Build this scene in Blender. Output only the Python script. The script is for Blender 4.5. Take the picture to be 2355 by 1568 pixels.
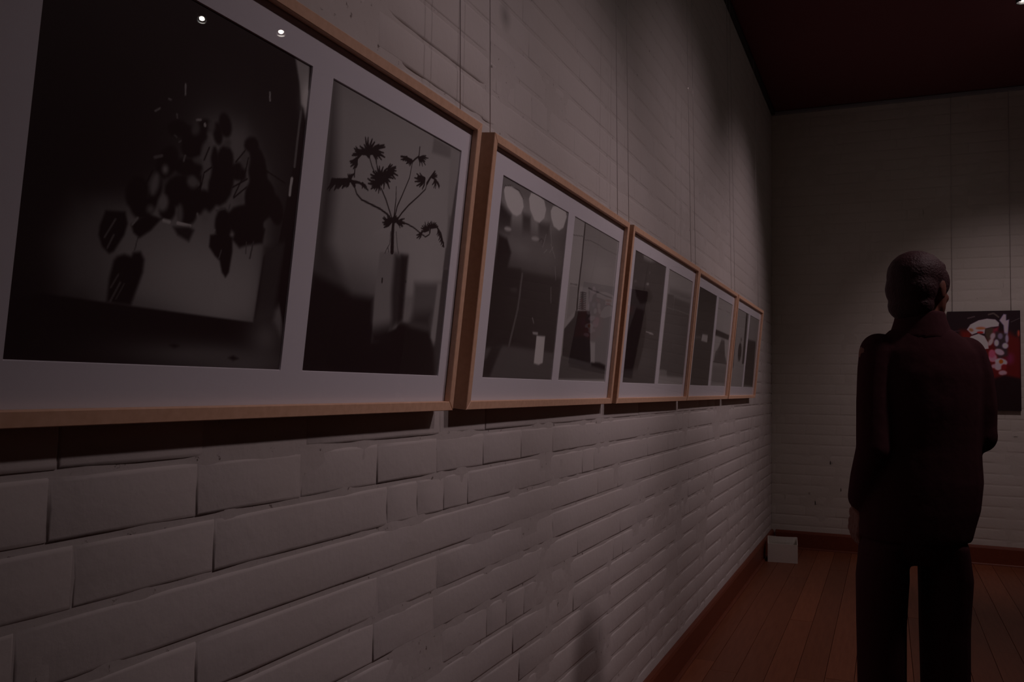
import bpy, bmesh, math, random
import numpy as np
from mathutils import Vector, Matrix, Euler

# ------------------------------------------------------------------ scene
for o in list(bpy.data.objects):
    bpy.data.objects.remove(o, do_unlink=True)
scene = bpy.context.scene
COL = scene.collection
rng = random.Random(7)

# ------------------------------------------------------------------ camera
CAM = Vector((0.918, 0.0, 1.340))
YAW, PITCH, ROLL = 0.40728, 0.05209, 0.01625
FPX = 1997.8
fwd = Vector((-math.sin(YAW) * math.cos(PITCH), math.cos(YAW) * math.cos(PITCH), math.sin(PITCH)))
r0 = Vector((math.cos(YAW), math.sin(YAW), 0.0))
u0 = r0.cross(fwd)
rgt = r0 * math.cos(ROLL) + u0 * math.sin(ROLL)
upv = u0 * math.cos(ROLL) - r0 * math.sin(ROLL)
cd = bpy.data.cameras.new('camera')
cam = bpy.data.objects.new('camera', cd)
COL.objects.link(cam)
cam.matrix_world = Matrix((
    (rgt.x, upv.x, -fwd.x, CAM.x), (rgt.y, upv.y, -fwd.y, CAM.y),
    (rgt.z, upv.z, -fwd.z, CAM.z), (0, 0, 0, 1)))
cd.sensor_width = 36.0
cd.lens = FPX / 2355.0 * 36.0
cd.clip_start = 0.02
scene.camera = cam

# ------------------------------------------------------------------ world, exposure
scene.view_settings.view_transform = 'Standard'
scene.view_settings.look = 'None'
scene.view_settings.gamma = 1.0
scene.view_settings.use_curve_mapping = False
scene.view_settings.exposure = 0.0
world = bpy.data.worlds.new('world')
scene.world = world
world.use_nodes = True
bgn = world.node_tree.nodes['Background']
bgn.inputs[0].default_value = (1.0, 0.46, 0.48, 1.0)   # dim warm spill from the rest of the gallery
bgn.inputs[1].default_value = 0.005

# gallery spotlights (position, aim, watts, cone degrees, blend); built as fittings further down
LAMP_COLOR = (1.0, 0.745, 0.78)
LAMPS = {
    'a': ((2.45, 1.85, 3.56), (0.0, 1.36, 1.74), 31.0, 41.0, 1.0, .08),
    'b': ((2.45, 2.95, 3.56), (0.0, 2.40, 1.22), 62.0, 60.0, 1.0, .10),
    'h': ((2.45, 4.23, 3.56), (0.0, 4.25, 1.20), 54.0, 80.0, 1.0, .08),
    'c': ((2.45, 6.13, 3.56), (0.0, 6.10, 1.62), 58.0, 65.0, 1.0, .08),
    'd': ((1.95, 5.666, 3.60), (1.90, 7.85, 0.90), 42.0, 68.0, 1.0, .05),
    'g': ((1.66, 5.65, 3.62), (1.72, 5.90, 0.0), 1.5, 80.0, 1.0, .03),
    'e': ((4.91, 5.51, 3.50), (2.6, 3.6, 0.0), 2.0, 60.0, 1.0, .03),
    'f': ((4.25, 5.73, 3.50), (2.4, 4.4, 0.0), 2.0, 60.0, 1.0, .03),
}

# ------------------------------------------------------------------ materials
def mat(name, base, rough=0.6, spec=0.3, metal=0.0):
    m = bpy.data.materials.new(name)
    m.use_nodes = True
    b = m.node_tree.nodes['Principled BSDF']
    b.inputs['Base Color'].default_value = (*base, 1)
    b.inputs['Roughness'].default_value = rough
    b.inputs['Specular IOR Level'].default_value = spec
    b.inputs['Metallic'].default_value = metal
    return m, m.node_tree, b

def noise_color(nt, b, c1, c2, scale, coord='Object', stretch=(1, 1, 1), detail=4.0, lo=0.35, hi=0.65):
    tc = nt.nodes.new('ShaderNodeTexCoord')
    mp = nt.nodes.new('ShaderNodeMapping')
    mp.inputs['Scale'].default_value = stretch
    nz = nt.nodes.new('ShaderNodeTexNoise')
    nz.inputs['Scale'].default_value = scale
    nz.inputs['Detail'].default_value = detail
    rp = nt.nodes.new('ShaderNodeValToRGB')
    rp.color_ramp.elements[0].position = lo
    rp.color_ramp.elements[1].position = hi
    rp.color_ramp.elements[0].color = (*c1, 1)
    rp.color_ramp.elements[1].color = (*c2, 1)
    nt.links.new(tc.outputs[coord], mp.inputs[0])
    nt.links.new(mp.outputs[0], nz.inputs[0])
    nt.links.new(nz.outputs[0], rp.inputs[0])
    nt.links.new(rp.outputs[0], b.inputs['Base Color'])
    return rp, nz, mp

def bump(nt, b, scale, dist, strength=1.0, coord_node=None, detail=3.0):
    if coord_node is None:
        g = nt.nodes.new('ShaderNodeNewGeometry')
        src = g.outputs['Position']
    else:
        src = coord_node
    nz = nt.nodes.new('ShaderNodeTexNoise')
    nz.inputs['Scale'].default_value = scale
    nz.inputs['Detail'].default_value = detail
    bp = nt.nodes.new('ShaderNodeBump')
    bp.inputs['Distance'].default_value = dist
    bp.inputs['Strength'].default_value = strength
    nt.links.new(src, nz.inputs[0])
    nt.links.new(nz.outputs[0], bp.inputs['Height'])
    nt.links.new(bp.outputs[0], b.inputs['Normal'])
    return bp

def wall_paint(name, base, dirt):
    """white paint over brick: slight blotches, a few dark specks, one smudge, fine relief"""
    m, nt, b = mat(name, base, 0.62, 0.25)
    g = nt.nodes.new('ShaderNodeNewGeometry')
    n1 = nt.nodes.new('ShaderNodeTexNoise'); n1.inputs['Scale'].default_value = 2.2; n1.inputs['Detail'].default_value = 5
    r1 = nt.nodes.new('ShaderNodeValToRGB')
    r1.color_ramp.elements[0].position = 0.3; r1.color_ramp.elements[1].position = 0.7
    r1.color_ramp.elements[0].color = (base[0] * .93, base[1] * .92, base[2] * .90, 1)
    r1.color_ramp.elements[1].color = (*base, 1)
    n2 = nt.nodes.new('ShaderNodeTexNoise'); n2.inputs['Scale'].default_value = 42; n2.inputs['Detail'].default_value = 6; n2.inputs['Roughness'].default_value = .7
    r2 = nt.nodes.new('ShaderNodeValToRGB')
    r2.color_ramp.elements[0].position = dirt; r2.color_ramp.elements[1].position = dirt + .05
    mx = nt.nodes.new('ShaderNodeMix'); mx.data_type = 'RGBA'
    mx.inputs[6].default_value = (base[0] * .30, base[1] * .26, base[2] * .24, 1)
    # smudge left on the paint
    vm = nt.nodes.new('ShaderNodeVectorMath'); vm.operation = 'DISTANCE'
    vm.inputs[1].default_value = (0.0, 2.048, 2.314)
    mr = nt.nodes.new('ShaderNodeMapRange')
    mr.inputs['From Min'].default_value = 0.0; mr.inputs['From Max'].default_value = 0.045
    mr.inputs['To Min'].default_value = 0.55; mr.inputs['To Max'].default_value = 1.0
    mm = nt.nodes.new('ShaderNodeMix'); mm.data_type = 'RGBA'; mm.blend_type = 'MULTIPLY'; mm.inputs[0].default_value = 1.0
    L = nt.links.new
    L(g.outputs['Position'], n1.inputs[0]); L(g.outputs['Position'], n2.inputs[0]); L(g.outputs['Position'], vm.inputs[0])
    L(n1.outputs[0], r1.inputs[0]); L(n2.outputs[0], r2.inputs[0])
    L(r2.outputs[0], mx.inputs[0]); L(r1.outputs[0], mx.inputs[7])
    L(vm.outputs['Value'], mr.inputs[0])
    L(mx.outputs[2], mm.inputs[6]); L(mr.outputs[0], mm.inputs[7]); L(mm.outputs[2], b.inputs['Base Color'])
    n3 = nt.nodes.new('ShaderNodeTexNoise'); n3.inputs['Scale'].default_value = 55; n3.inputs['Detail'].default_value = 4
    n4 = nt.nodes.new('ShaderNodeTexNoise'); n4.inputs['Scale'].default_value = 11; n4.inputs['Detail'].default_value = 2
    ad = nt.nodes.new('ShaderNodeMath'); ad.operation = 'MULTIPLY_ADD'; ad.inputs[1].default_value = 2.2
    bp = nt.nodes.new('ShaderNodeBump'); bp.inputs['Distance'].default_value = 0.0011; bp.inputs['Strength'].default_value = .8
    L(g.outputs['Position'], n3.inputs[0]); L(g.outputs['Position'], n4.inputs[0])
    L(n4.outputs[0], ad.inputs[0]); L(n3.outputs[0], ad.inputs[2])
    L(ad.outputs[0], bp.inputs['Height']); L(bp.outputs[0], b.inputs['Normal'])
    return m

M = {}
M['brick'] = wall_paint('white_painted_brick', (0.61, 0.583, 0.566), 0.20)
M['mortar'] = wall_paint('white_painted_mortar', (0.58, 0.553, 0.535), 0.33)
M['brick_back'] = wall_paint('cream_painted_brick', (0.66, 0.64, 0.585), 0.18)
M['mortar_back'] = wall_paint('cream_painted_mortar', (0.63, 0.61, 0.555), 0.27)

def wood(name, c1, c2, stretch, rough, spec=.3, scale=9):
    m, nt, b = mat(name, c1, rough, spec)
    rp, nz, mp = noise_color(nt, b, c1, c2, scale, 'Object', stretch, 6, .3, .7)
    oi = nt.nodes.new('ShaderNodeObjectInfo')
    ml = nt.nodes.new('ShaderNodeMix'); ml.data_type = 'RGBA'; ml.blend_type = 'MULTIPLY'; ml.inputs[0].default_value = 1
    mr = nt.nodes.new('ShaderNodeMapRange'); mr.inputs['To Min'].default_value = .82; mr.inputs['To Max'].default_value = 1.12
    nt.links.new(oi.outputs['Random'], mr.inputs[0])
    nt.links.new(rp.outputs[0], ml.inputs[6]); nt.links.new(mr.outputs[0], ml.inputs[7])
    nt.links.new(ml.outputs[2], b.inputs['Base Color'])
    if scale != 9:
        mr.inputs['To Min'].default_value = .95; mr.inputs['To Max'].default_value = 1.05
    return m

M['plank'] = wood('red_brown_floorboard', (0.24, 0.077, 0.036), (0.31, 0.108, 0.053), (6, .5, 6), .42)
M['subfloor'] = mat('dark_floor_gap', (0.05, 0.02, 0.014), .8)[0]
M['base'] = wood('red_stained_skirting', (0.17, 0.043, 0.021), (0.21, 0.058, 0.028), (6, 1, 20), .45, .3, 8)
M['beech'] = wood('pale_beech_frame', (0.76, 0.475, 0.31), (0.86, 0.56, 0.385), (8, 8, 8), .45, .3, 8.5)
M['matboard'] = mat('white_mat_board', (0.92, 0.90, 0.985), .85, .1)[0]
bump(M['matboard'].node_tree, M['matboard'].node_tree.nodes['Principled BSDF'], 600, .0002, .4)
M['backing'] = mat('brown_backing_board', (0.30, 0.20, 0.12), .9, .1)[0]
M['ceiling'] = mat('dark_ceiling_paint', (0.20, 0.08, 0.09), .9, .1)[0]
bump(M['ceiling'].node_tree, M['ceiling'].node_tree.nodes['Principled BSDF'], 30, .001)
M['wire'] = mat('clear_nylon_line', (0.55, 0.52, 0.52), .12, .8)[0]
M['rail'] = mat('grey_metal_hanging_rail', (0.35, 0.37, 0.40), .4, .5, .3)[0]
M['black_metal'] = mat('black_lamp_metal', (0.03, 0.028, 0.03), .45, .4)[0]
M['chrome'] = mat('lamp_reflector', (0.6, 0.6, 0.62), .2, .5, 1.0)[0]
M['white_card'] = mat('white_card', (0.78, 0.76, 0.70), .8, .15)[0]
bump(M['white_card'].node_tree, M['white_card'].node_tree.nodes['Principled BSDF'], 60, .0006)
M['panel'] = mat('black_panel_edge', (0.02, 0.018, 0.02), .5, .3)[0]
M['skin'] = mat('skin', (0.17, 0.065, 0.045), .55, .3)[0]
M['hair'] = mat('dark_hair', (0.045, 0.018, 0.021), .6, .2)[0]
bump(M['hair'].node_tree, M['hair'].node_tree.nodes['Principled BSDF'], 160, .003)
M['jacket'] = mat('dark_jacket_cloth', (0.06, 0.024, 0.028), .95, .02)[0]
bump(M['jacket'].node_tree, M['jacket'].node_tree.nodes['Principled BSDF'], 14, .006, .7)
M['trousers'] = mat('dark_trouser_cloth', (0.06, 0.024, 0.028), .95, .02)[0]
bump(M['trousers'].node_tree, M['trousers'].node_tree.nodes['Principled BSDF'], 12, .006, .7)
M['shoe'] = mat('black_shoe_leather', (0.03, 0.022, 0.022), .45, .3)[0]
M['sole'] = mat('shoe_sole', (0.05, 0.035, 0.03), .8, .2)[0]

def print_material(name, rough):
    m, nt, b = mat(name, (.1, .1, .1), rough, .25)
    at = nt.nodes.new('ShaderNodeAttribute')
    at.attribute_name = 'tone'
    nt.links.new(at.outputs['Color'], b.inputs['Base Color'])
    return m
M['print'] = print_material('grey_photographic_print', .5)
M['colour_print'] = print_material('colour_photographic_print', .4)

def glass():
    m = bpy.data.materials.new('picture_glass')
    m.use_nodes = True
    nt = m.node_tree
    nt.nodes.remove(nt.nodes['Principled BSDF'])
    out = nt.nodes['Material Output']
    tr = nt.nodes.new('ShaderNodeBsdfTransparent')
    tr.inputs[0].default_value = (.98, .985, .98, 1)
    gl = nt.nodes.new('ShaderNodeBsdfGlossy')
    gl.inputs['Roughness'].default_value = 0.0
    fr = nt.nodes.new('ShaderNodeFresnel')
    fr.inputs[0].default_value = 1.5
    mx = nt.nodes.new('ShaderNodeMixShader')
    gm = nt.nodes.new('ShaderNodeNewGeometry')          # only the outer face of the pane reflects
    iv = nt.nodes.new('ShaderNodeMath'); iv.operation = 'SUBTRACT'; iv.inputs[0].default_value = 1.0
    pr = nt.nodes.new('ShaderNodeMath'); pr.operation = 'MULTIPLY'
    nt.links.new(gm.outputs['Backfacing'], iv.inputs[1])
    nt.links.new(fr.outputs[0], pr.inputs[0]); nt.links.new(iv.outputs[0], pr.inputs[1])
    nt.links.new(pr.outputs[0], mx.inputs[0])
    nt.links.new(tr.outputs[0], mx.inputs[1])
    nt.links.new(gl.outputs[0], mx.inputs[2])
    nt.links.new(mx.outputs[0], out.inputs[0])
    return m
M['glass'] = glass()

def bulb_material():
    m = bpy.data.materials.new('lit_lamp_bulb')
    m.use_nodes = True
    nt = m.node_tree
    nt.nodes.remove(nt.nodes['Principled BSDF'])
    e = nt.nodes.new('ShaderNodeEmission')
    e.inputs[0].default_value = (1.0, .90, .80, 1)
    e.inputs[1].default_value = 40.0
    nt.links.new(e.outputs[0], nt.nodes['Material Output'].inputs[0])
    return m
M['bulb'] = bulb_material()

# ------------------------------------------------------------------ helpers
def link(o, parent=None):
    COL.objects.link(o)
    if parent is not None:
        o.parent = parent
    return o

def tag(o, label=None, cat=None, group=None, kind=None):
    if label: o['label'] = label
    if cat: o['category'] = cat
    if group: o['group'] = group
    if kind: o['kind'] = kind
    return o

def empty(name, loc=(0, 0, 0), rot=(0, 0, 0)):
    o = bpy.data.objects.new(name, None)
    o.empty_display_size = .05
    o.location = loc
    o.rotation_euler = rot
    return link(o)

def pydata(name, v, f, m, parent=None, smooth=False):
    me = bpy.data.meshes.new(name)
    me.from_pydata([tuple(x) for x in v], [], f)
    me.update()
    if smooth:
        me.polygons.foreach_set('use_smooth', [True] * len(me.polygons))
    o = bpy.data.objects.new(name, me)
    if m is not None:
        me.materials.append(m)
    return link(o, parent)

def from_bm(name, bm, m, parent=None, smooth=False):
    me = bpy.data.meshes.new(name)
    bmesh.ops.recalc_face_normals(bm, faces=bm.faces)
    bm.to_mesh(me); bm.free()
    if smooth:
        me.polygons.foreach_set('use_smooth', [True] * len(me.polygons))
    me.materials.append(m)
    o = bpy.data.objects.new(name, me)
    return link(o, parent)

def box_bm(x0, x1, y0, y1, z0, z1, bev=0.0, bm=None):
    own = bm is None
    if own: bm = bmesh.new()
    vs = [bm.verts.new((x, y, z)) for x in (x0, x1) for y in (y0, y1) for z in (z0, z1)]
    F = [(0, 1, 3, 2), (4, 6, 7, 5), (0, 4, 5, 1), (2, 3, 7, 6), (0, 2, 6, 4), (1, 5, 7, 3)]
    fs = [bm.faces.new([vs[i] for i in f]) for f in F]
    if bev > 0:
        es = list({e for f in fs for e in f.edges})
        bmesh.ops.bevel(bm, geom=es, offset=bev, segments=2, affect='EDGES', profile=.5)
    return bm

def box(name, x0, x1, y0, y1, z0, z1, m, parent=None, bev=0.0):
    return from_bm(name, box_bm(x0, x1, y0, y1, z0, z1, bev), m, parent)

def lathe_bm(profile, n=20, axis_m=None, bm=None):
    """profile: (radius, height) list; closed ends when the radius is 0"""
    if bm is None: bm = bmesh.new()
    rings = []
    for r, h in profile:
        if r <= 1e-6:
            rings.append([bm.verts.new((0, 0, h))])
        else:
            rings.append([bm.verts.new((r * math.cos(2 * math.pi * k / n), r * math.sin(2 * math.pi * k / n), h)) for k in range(n)])
    for a, b in zip(rings, rings[1:]):
        for k in range(n):
            q = [a[k % len(a)], a[(k + 1) % len(a)], b[(k + 1) % len(b)], b[k % len(b)]]
            u = []
            for x in q:
                if x not in u: u.append(x)
            if len(u) >= 3: bm.faces.new(u)
    if axis_m is not None:
        bmesh.ops.transform(bm, matrix=axis_m, verts=bm.verts)
    return bm

def tube_bm(pts, rad, n=8, bm=None):
    if bm is None: bm = bmesh.new()
    pts = [Vector(p) for p in pts]
    rings = []
    prev = None
    for i, p in enumerate(pts):
        t = (pts[min(i + 1, len(pts) - 1)] - pts[max(i - 1, 0)]).normalized()
        if prev is None:
            a = Vector((1, 0, 0)) if abs(t.x) < .8 else Vector((0, 1, 0))
            prev = (a - t * a.dot(t)).normalized()
        else:
            prev = (prev - t * prev.dot(t)).normalized()
        c = t.cross(prev)
        rr = rad[i] if isinstance(rad, (list, tuple)) else rad
        ra, rb = rr if isinstance(rr, (list, tuple)) else (rr, rr)
        rings.append([bm.verts.new(p + prev * math.cos(2 * math.pi * k / n) * ra + c * math.sin(2 * math.pi * k / n) * rb) for k in range(n)])
    for a, b in zip(rings, rings[1:]):
        for k in range(n):
            bm.faces.new((a[k], a[(k + 1) % n], b[(k + 1) % n], b[k]))
    bm.faces.new(rings[0][::-1]); bm.faces.new(rings[-1])
    return bm

# ------------------------------------------------------------------ room shell
YB, ZC, XR, YN = 7.852, 3.795, 6.4, -2.4
BP, CP = 0.2435, 0.086          # stretcher pitch, course pitch
Z_REF = 1.140                   # a bed joint
fl = box('floor', -.1, XR, YN, YB + .1, -.12, -.018, M['subfloor'])
tag(fl, 'red-brown timber strip floor of the gallery', kind='structure')
cl = box('ceiling', -.1, XR, YN, YB + .1, ZC, ZC + .12, M['ceiling'])
tag(cl, 'dark unlit ceiling above the gallery', kind='structure')

# floorboards run away from the camera along the long wall
bw = 0.128
pm = {}
nrow = 22
for i in range(nrow):
    x0 = 0.004 + i * bw
    y = YN + rng.uniform(0, 1.6)
    y0 = YN
    while y0 < YB - .01:
        y1 = min(y if y0 == YN else y0 + rng.choice([2.1, 2.7, 3.3, 3.9]), YB - .004)
        if y1 - y0 < .3:
            y1 = YB - .004
        L = round(y1 - y0 - .003, 3)
        if L not in pm:
            bm = box_bm(.001, bw - .001, 0, L, -.018, 0, .0012)
            me = bpy.data.meshes.new('plank'); bmesh.ops.recalc_face_normals(bm, faces=bm.faces); bm.to_mesh(me); bm.free()
            me.materials.append(M['plank']); pm[L] = me
        o = bpy.data.objects.new('plank', pm[L])
        o.location = (x0, y0, rng.uniform(-.0006, .0006))
        link(o, fl)
        y0 = y1
# the rest of the floor, out of the picture to the right
bm = bmesh.new()
for i in range(nrow, int(XR / bw)):
    x0 = .004 + i * bw
    box_bm(x0 + .001, x0 + bw - .001, YN, YB - .004, -.018, 0, 0, bm)
o = from_bm('plank_field', bm, M['plank'], fl); tag(o, kind='stuff')

# --- painted brick walls
def hash2(a, b, s=0):
    return (math.sin(a * 127.1 + b * 311.7 + s * 74.7) * 43758.5453) % 1.0

def vnoise(P, f, s):
    x = P[:, 0] * f; y = P[:, 1] * f
    xi = np.floor(x); yi = np.floor(y); fx = x - xi; fy = y - yi
    fx = fx * fx * (3 - 2 * fx); fy = fy * fy * (3 - 2 * fy)
    h = lambda a, b: np.modf(np.abs(np.sin(a * 127.1 + b * 311.7 + s * 74.7) * 43758.5453))[0]
    return (h(xi, yi) * (1 - fx) + h(xi + 1, yi) * fx) * (1 - fy) + (h(xi, yi + 1) * (1 - fx) + h(xi + 1, yi + 1) * fx) * fy

def mortar_mesh(name, s0, s1, z0, z1, step, thick, seed):
    """(s, z, depth) grid: uneven painted mortar behind the brick faces, closed at the back"""
    ns = int((s1 - s0) / step) + 1; nz = int((z1 - z0) / step) + 1
    S, Z = np.meshgrid(np.linspace(s0, s1, ns), np.linspace(z0, z1, nz), indexing='ij')
    P = np.stack([S.ravel(), Z.ravel()], 1)
    n = .55 * vnoise(P, 5.0, seed) + .45 * vnoise(P, 19.0, seed + 3)
    d = -.0042 + .0042 * np.clip((n - .38) / .26, 0, 1)
    v = np.concatenate([P, d[:, None]], 1)
    idx = np.arange(ns * nz).reshape(ns, nz)
    f = np.stack([idx[:-1, :-1], idx[1:, :-1], idx[1:, 1:], idx[:-1, 1:]], -1).reshape(-1, 4)
    b0 = len(v)
    v = np.concatenate([v, [[s0, z0, -thick], [s1, z0, -thick], [s1, z1, -thick], [s0, z1, -thick]]], 0)
    fl_ = [tuple(int(q) for q in r) for r in f]
    c = [int(idx[0, 0]), int(idx[-1, 0]), int(idx[-1, -1]), int(idx[0, -1])]
    fl_ += [(b0 + 3, b0 + 2, b0 + 1, b0)]
    for a in range(4):
        b = (a + 1) % 4
        fl_.append((c[b], c[a], b0 + a, b0 + b))
    return v, fl_

def brick_shape(L, H, seed, lf, rf):
    """one painted brick face: local s (0..L), z (0..H), depth; 8-point rings, soft edges.
    lf / rf: the head joint on that side is filled flush with paint"""
    r = random.Random(seed)
    def ring(ins, d, j):
        P = []
        for a, b in ((0, 0), (.5, 0), (1, 0), (1, .5), (1, 1), (.5, 1), (0, 1), (0, .5)):
            flush = (a == 0 and lf) or (a == 1 and rf)
            si = 0 if flush else ins * (.55 if ins > 0 else 1)
            s = si if a == 0 else L - si if a == 1 else L / 2
            z = ins + b * (H - 2 * ins)
            js, jz, jd = r.uniform(-j, j), r.uniform(-j, j) * .8, r.uniform(-.0003, .0003)
            dd = d
            if flush:
                js = jz = jd = 0
                dd = d if d < -.003 else (0.0 if ins > .003 else d0 if b != .5 else 0.0)
            P.append((s + js, z + jz, dd + jd))
        return P
    f0 = r.uniform(-.0006, .0006)
    d0 = -.0014
    V = ring(-.0006, -.0058, .0004) + ring(.0012, -.0014 + f0, .0010) + ring(.0058, f0, .0014)
    F = []
    for k in (0, 8):
        for i in range(8):
            j = (i + 1) % 8
            if (rf and i in (2, 3)) or (lf and i in (6, 7)): continue
            F.append((k + i, k + j, k + 8 + j, k + 8 + i))
    F.append(tuple(range(16, 24)))
    return np.array(V), F

def layout(s0, s1, z0, z1, seed, shift):
    """bond: one header course, then three stretcher courses"""
    out = []
    k0 = math.floor((z0 - Z_REF) / CP); k1 = math.ceil((z1 - Z_REF) / CP)
    for k in range(k0, k1):
        zz = Z_REF + k * CP
        head = ((k + 1) % 4 == 0)
        pitch = BP / 2 if head else BP
        # head joint positions measured on the wall
        ph = {3: .781, 0: .742, 1: .996, 2: .949}[k % 4] + shift
        n0 = math.floor((s0 - ph) / pitch); n1 = math.ceil((s1 - ph) / pitch)
        for n in range(n0, n1):
            th = .66 if ph + n * pitch < 1.5 else .34
            th2 = .66 if ph + (n + 1) * pitch < 1.5 else .34
            lf = hash2(k, n, 31) > th; rf = hash2(k, n + 1, 31) > th2
            a = ph + n * pitch + (0 if lf else .0010); b = ph + (n + 1) * pitch - (0 if rf else .0010)
            a2, b2 = max(a, s0 + .001), min(b, s1 - .001)
            if b2 - a2 < .03: continue
            za, zb = max(zz + .0046, z0 + .001), min(zz + CP - .0046, z1 - .001)
            if zb - za < .02: continue
            full = (a2 == a and b2 == b and za == zz + .0046 and zb == zz + CP - .0046)
            out.append((a2, za, b2 - a2, zb - za, full, head, k, n, lf, rf))
    return out

SH = {}
def shape(L, H, var, lf, rf):
    key = (round(L, 4), round(H, 4), var, lf, rf)
    if key not in SH:
        SH[key] = brick_shape(L, H, int(L * 977 + H * 3301) + var * 17, lf, rf)
    return SH[key]

def to_left(V):      # (s, z, depth) -> world on wall x = 0
    return np.stack([V[:, 2], V[:, 0], V[:, 1]], 1)
def to_back(V):      # on wall y = YB, facing -y
    return np.stack([V[:, 0], YB - V[:, 2], V[:, 1]], 1)

def relief(s, z):
    """how much of the joints still shows through the paint"""
    if z < 1.93: return .8
    return .9 if (z < 2.13 and s < 2.0) else .34

def build_wall(name, s0, s1, conv, flip, label, mb, mm, seed, shift, rank, step):
    v, f = mortar_mesh(name, s0, s1, 0.0, ZC, step, .10, seed)
    if name == 'wall_back': v[:-4, 2] *= .32
    else: v[:-4, 2] *= np.array([relief(a, b) for a, b in v[:-4, :2]])
    if flip: f = [t[::-1] for t in f]
    w = pydata(name, conv(v), f, mm, None, True)
    tag(w, label, kind='structure')
    L = layout(s0, s1, 0.0, ZC, seed, shift)
    cand = []
    for i, (a, z, l, h, full, head, k, n, lf, rf) in enumerate(L):
        r = rank(a + l / 2, z + h / 2)
        if full and r is not None:
            cand.append((r, i))
    cand.sort()
    single = {i for _, i in cand[:300]}
    meshes = {}
    VV, FF, off = [], [], 0
    for i, (a, z, l, h, full, head, k, n, lf, rf) in enumerate(L):
        var = int(hash2(k, n, seed) * 5)
        V, F = shape(l, h, var, lf, rf)
        rs = .32 if name == 'wall_back' else relief(a + l / 2, z + h / 2)
        V = V * np.array([1, 1, rs])
        if i in single:
            key = (head, var, lf, rf, rs)
            if key not in meshes:
                me = bpy.data.meshes.new('brick')
                me.from_pydata([tuple(q) for q in conv(V) - conv(np.zeros((1, 3)))], [], [t[::-1] for t in F] if flip else F)
                me.polygons.foreach_set('use_smooth', [True] * len(me.polygons))
                me.materials.append(mb)
                meshes[key] = me
            o = bpy.data.objects.new('brick', meshes[key])
            q = conv(np.array([[a, z, 0.0]]))[0]
            j = 0.0
            o.location = (q[0] + (j if name == 'wall_left' else 0), q[1] - (0 if name == 'wall_left' else j), q[2])
            link(o, w)
        else:
            VV.append(conv(V + np.array([[a, z, 0]])))
            FF += [tuple(x + off for x in (t[::-1] if flip else t)) for t in F]
            off += len(V)
    o = pydata('brick_field', np.concatenate(VV), FF, mb, w, True)
    tag(o, kind='stuff')
    return w

def in_view(P):
    d = Vector(P) - CAM
    z = d.dot(fwd)
    if z < .1: return None
    x = d.dot(rgt) / z * FPX; y = d.dot(upv) / z * FPX
    return z if abs(x) < 1190 and abs(y) < 800 else None

def rank_left(s, z):
    if .52 < s < 6.5 and 1.30 < z < 1.93: return None       # behind the frames
    if z < .15: return None
    return in_view((0, s, z))
def rank_back(s, z):
    if z < .15 or z > 3.5: return None
    r = in_view((s, YB, z))
    return None if r is None else abs(z - 1.0) + .1 * abs(s - 1.6)

wl = build_wall('wall_left', YN, YB, to_left, False, 'long white-painted brick wall carrying the row of framed pictures', M['brick'], M['mortar'], 11, 0.0, rank_left, .021)
wb = build_wall('wall_back', 0.0, XR, to_back, False, 'white-painted brick end wall behind the standing person', M['brick_back'], M['mortar_back'], 23, .06, rank_back, .03)

# skirting boards with a small quadrant bead
def skirting(name, along, a0, a1, label):
    prof = [(0, 0), (.021, 0), (.021, .128), (.016, .140), (.008, .148), (0, .148)]
    bead = [(.021, 0), (.036, 0), (.0345, .007), (.030, .0125), (.021, .015)]
    def sweep(P):
        V, n = [], len(P)
        for s in (a0, a1):
            for d, z in P:
                V.append((d, s, z) if along == 'y' else (s, YB - d, z))
        F = [(i, (i + 1) % n, n + (i + 1) % n, n + i) for i in range(n)] + [tuple(range(n))[::-1], tuple(range(n, 2 * n))]
        bm = bmesh.new()
        vs = [bm.verts.new(q) for q in V]
        for f in F: bm.faces.new([vs[i] for i in f])
        return bm
    o = from_bm(name, sweep(prof), M['base']); tag(o, label, kind='structure')
    from_bm('quadrant_bead', sweep(bead), M['base'], o)
    return o
skirting('baseboard_left', 'y', YN, YB - .0, 'dark red-stained skirting board along the long brick wall')
skirting('baseboard_back', 'x', .036, XR, 'dark red-stained skirting board under the end wall')
tr = box('trim_1', .0, XR, YB - .03, YB - .001, ZC - .032, ZC - .004, M['rail'], None, .003)
tag(tr, 'thin grey metal picture rail under the ceiling of the end wall', kind='structure')
tr = box('trim_2', .002, .03, YN, YB - .03, ZC - .032, ZC - .004, M['black_metal'], None, .003)  # same grey rail as the end wall, coloured black to suppress its lit edge
tag(tr, 'thin picture rail under the ceiling of the long wall, darkened to hide its highlight', kind='structure')

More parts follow.
